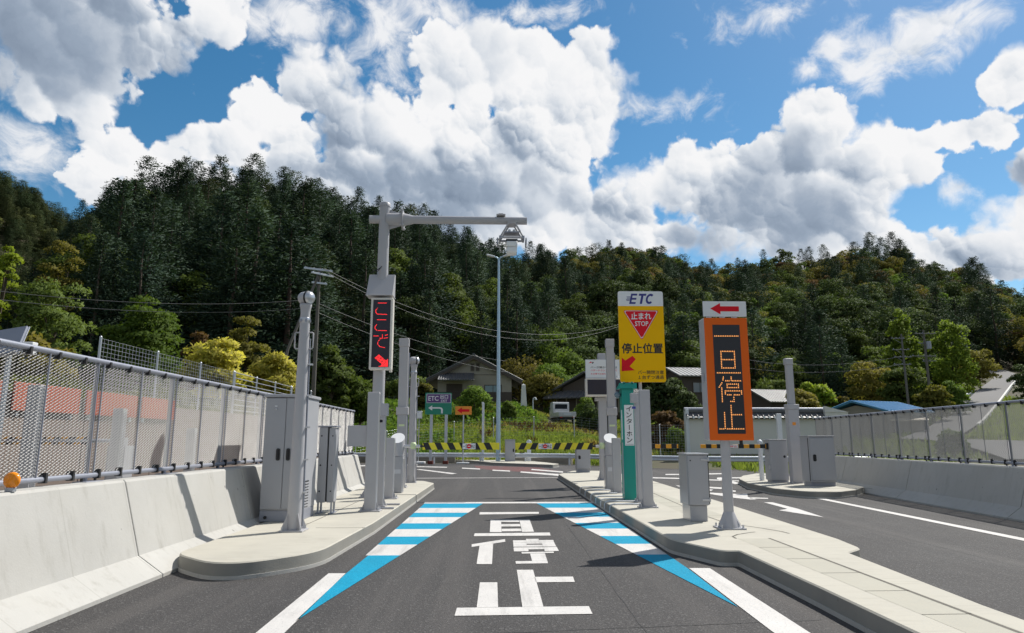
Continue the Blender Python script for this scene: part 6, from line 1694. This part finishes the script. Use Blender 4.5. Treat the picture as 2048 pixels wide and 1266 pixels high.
def place(kind, label, px_, py_top, wpx, Y, name=None, cat='tree', zoff=0., group=None, rot=None):
    c = D(px_, py_top, Y); gz_ = ground_z(c.x, c.y) + zoff; H = max(.8, c.z - gz_); Rx = wpx / 2 / FPX * Y * .98
    seed = int(px_ * 7 + py_top) % 9973
    me, cl = gen(kind, H, Rx, seed)
    nm = name or {'gold': 'golden_tree', 'layer': 'spreading_tree', 'rust': 'rusty_tree', 'poplar': 'poplar_tree', 'bush': 'shrub', 'bushdark': 'shrub'}.get(kind, 'leafy_tree')
    tree_obj(nm, label, 'shrub' if nm == 'shrub' else cat, me, trunk_mesh(H, max(.05, .018 * H), 'bark', cl, .7), (c.x, c.y, gz_ - .1), (1, 1, 1), 0, group)
place('layer', 'broad layered light green tree at the left wood edge, above the wire fence', 290, 585, 210, 44)
place('mid', 'tall bushy green tree with sunlit leaves at the left wood edge', 118, 545, 150, 52)
place('olive', 'tree with brownish olive foliage above the tall bushy green tree on the left', 132, 478, 100, 62)
place('lime', 'bright lime green tree at the far left edge under the farther hill', 18, 480, 80, 70)
place('olive', 'yellowish bushy tree low at the far left edge behind the solar panel', 55, 655, 180, 30)
place('gold', 'big golden yellow bush tree left of the silver camera pole', 438, 650, 140, 33)
place('gold', 'second golden yellow bush tree, partly behind the silver camera pole', 556, 695, 130, 36)
place('olive', 'small golden-green tree between the golden bush and the old utility pole', 500, 605, 90, 46)
place('rust', 'small brownish shrub between the layered green tree and the golden bush', 398, 655, 60, 36)
place('mid', 'green tree right of the old utility pole foot', 668, 680, 90, 44)
place('green', 'rounded green shrub tree left of the gantry pole below the wood', 725, 735, 110, 46)
place('mid', 'leafy green tree just left of the beige house roof', 815, 745, 100, 66)
place('olive', 'pale yellowish shrub beside the left eave of the beige house', 848, 755, 44, 55)
place('bush', 'round dense green shrub in front of the beige house wall', 950, 766, 84, 51)
place('olive', 'tall orchard tree right behind the lamp mast, beside the beige house', 1040, 706, 130, 72)
place('green', 'green orchard tree in the middle of the slope right of the beige house', 1105, 718, 120, 68)
place('olive', 'yellow-green orchard tree right of the stone pillar', 1085, 740, 110, 62)
place('green', 'green orchard tree behind the dark old house roof', 1160, 722, 110, 72)
place('dark', 'dark leafy tree between the notice board and the wood', 1205, 700, 80, 74)
place('bush', 'leafy green shrub between the parked truck and the dark old house', 1166, 788, 56, 56)
place('bushdark', 'dark glossy shrub right of the parked truck', 1192, 798, 84, 49)
place('bush', 'small shrub on the green bank left of the stone pillar', 1015, 800, 40, 50)
place('dark', 'dark tree right behind the yellow stop sign', 1330, 745, 100, 50)
place('bushdark', 'dark shrub at the foot of the dark tree behind the stop sign', 1372, 775, 90, 46)
place('rust', 'reddish brown shrub left of the white garden wall', 1328, 818, 70, 38, 'shrub')
place('bush', 'light green shrub at the left end of the white garden wall', 1352, 845, 60, 36.5)
place('mid', 'tree behind the orange sign, left of the tall stepped pole', 1540, 745, 90, 64)
place('lime', 'sunlit yellow-green bush tree right of the tall stepped pole', 1632, 752, 76, 50)
place('olive', 'olive bush in front of the weathered pale shed', 1600, 775, 80, 47)
place('olive', 'olive bush right of the sunlit yellow-green one, above the blue roof', 1680, 785, 70, 50)
place('poplar', 'bright green columnar tree behind the left one of the right-hand utility poles', 1795, 612, 78, 66)
place('poplar', 'bright green columnar tree behind the right one of the right-hand utility poles', 1893, 622, 96, 68)
place('mid', 'bushy tree standing left of the two bright green columnar trees', 1748, 670, 70, 70)
place('olive', 'brownish olive tree below the left bright green columnar tree', 1735, 715, 100, 62)
place('olive', 'olive shrubby tree right of the bright columnar trees on the grassy slope', 1950, 690, 80, 80)
place('bush', 'green shrub on the grassy slope left of the hill road', 1905, 755, 60, 56)
place('olive', 'yellowish shrub at the foot of the slope, left of the hill road guard rail', 1862, 765, 70, 52)
place('bushdark', 'dark shrub right of the hill road top at the right edge', 2046, 722, 70, 66)
place('bush', 'shrub seen through the right mesh fence beside the lower road', 1900, 850, 60, 26)
place('mid', 'dark green tree in the shade behind the blue-roofed shed', 1800, 720, 90, 58)

# ------------------------------------------------------------------ ground cover
def on_ground(n, x0, x1, y0, y1, ok, hgt):
    x = rng.uniform(x0, x1, n); y = rng.uniform(y0, y1, n); P = []
    for a, b in zip(x, y):
        if ok(a, b): P.append((a, b, ground_z(a, b) + hgt(a, b)))
    return np.array(P)
def railY(x): return lerp_tab(RAIL, x)
def mound(a, b): return .9 * max(0, mnoise.noise(Vector((a * .35, b * .35, 1.))) + .35) * rng.uniform(.3, 1)
def stuff(name, me): o = bpy.data.objects.new(name, me); COL.objects.link(o); return tag(o, kind='stuff')
P = on_ground(30000, -22, 3, 36, 62, lambda a, b: b > railY(a) + 1.6 and (a < -2.2 - .12 * (b - 40) or b > 47), mound)
stuff('ivy', cards('ivy', P, rng.normal(0, .5, (len(P), 3)) + np.array([0, -.5, .4]), rng.uniform(.16, .34, len(P)), .75, 'ivy', .5))
P = on_ground(30000, -20, -8.9, 14, 38, lambda a, b: a < -9.4 or b > 36, mound)
stuff('bank_undergrowth', cards('bank_undergrowth', P, rng.normal(0, .5, (len(P), 3)) + np.array([.3, -.4, .5]), rng.uniform(.2, .45, len(P)), .5, 'undergrowth', .5))
def patch(a, b): return mnoise.noise(Vector((a * .22, b * .22, 7.))) + .5 * mnoise.noise(Vector((a * .7, b * .7, 2.)))
bank_ok = lambda a, b: b > railY(a) + .9 and not (a > 6.6 and b < 35.5) and not (3.8 < a < 7.4 and 50.5 < b < 57)
P = on_ground(60000, -8, 14, 33, 60, lambda a, b: bank_ok(a, b) and patch(a, b) > -.32, lambda a, b: .08 + .12 * max(0, patch(a, b)))
k = len(P)
stuff('grass', cards('grass', P, np.tile([0, 0, 1.], (k, 1)), rng.uniform(.2, .5, k), .2, 'grass', .4))
P = on_ground(26000, -8, 14, 33, 60, lambda a, b: bank_ok(a, b) and patch(a + 9, b) > .02, lambda a, b: .12)
stuff('dry_grass', cards('dry_grass', P, np.tile([0, 0, 1.], (len(P), 1)), rng.uniform(.25, .6, len(P)), .16, 'grass_dry', .4))
P = on_ground(22000, -8, 14, 33, 60, lambda a, b: bank_ok(a, b) and patch(a, b + 20) > .05, lambda a, b: .55 * max(0, patch(a, b + 20)) * rng.uniform(.2, 1) + .05)
stuff('weeds', cards('weeds', P, rng.normal(0, .5, (len(P), 3)) + np.array([0, -.4, .5]), rng.uniform(.14, .3, len(P)), .6, 'leaf_mid', .5))
P = on_ground(7000, -4, 12, 36, 56, lambda a, b: bank_ok(a, b) and patch(a - 30, b) > .2, lambda a, b: .2)
stuff('brown_weeds', cards('brown_weeds', P, np.tile([0, 0, 1.], (len(P), 1)), rng.uniform(.25, .55, len(P)), .25, 'leaf_rust', .4))
def seg_d(a, b, road):
    best = 99
    for (p, w), (q, w2) in zip(road, road[1:]):
        ab = Vector((q.x - p.x, q.y - p.y)); ap = Vector((a - p.x, b - p.y)); t = min(1, max(0, ap.dot(ab) / ab.length_squared)); best = min(best, (ap - ab * t).length - w / 2)
    return best
def off_road(a, b): return a < 9 or (seg_d(a, b, HILLROAD) > .25 and seg_d(a, b, LOWROAD) > .25)
P = on_ground(60000, 9.5, 52, 20, 100, lambda a, b: b > lerp_tab([(9, 22), (60, 23)], a) and off_road(a, b) and not (b < railY(a) + .3 and b < 24), lambda a, b: .08)
stuff('meadow', cards('meadow', P, np.tile([0, 0, 1.], (len(P), 1)), rng.uniform(.25, .6, len(P)), .25, 'grass', .4))
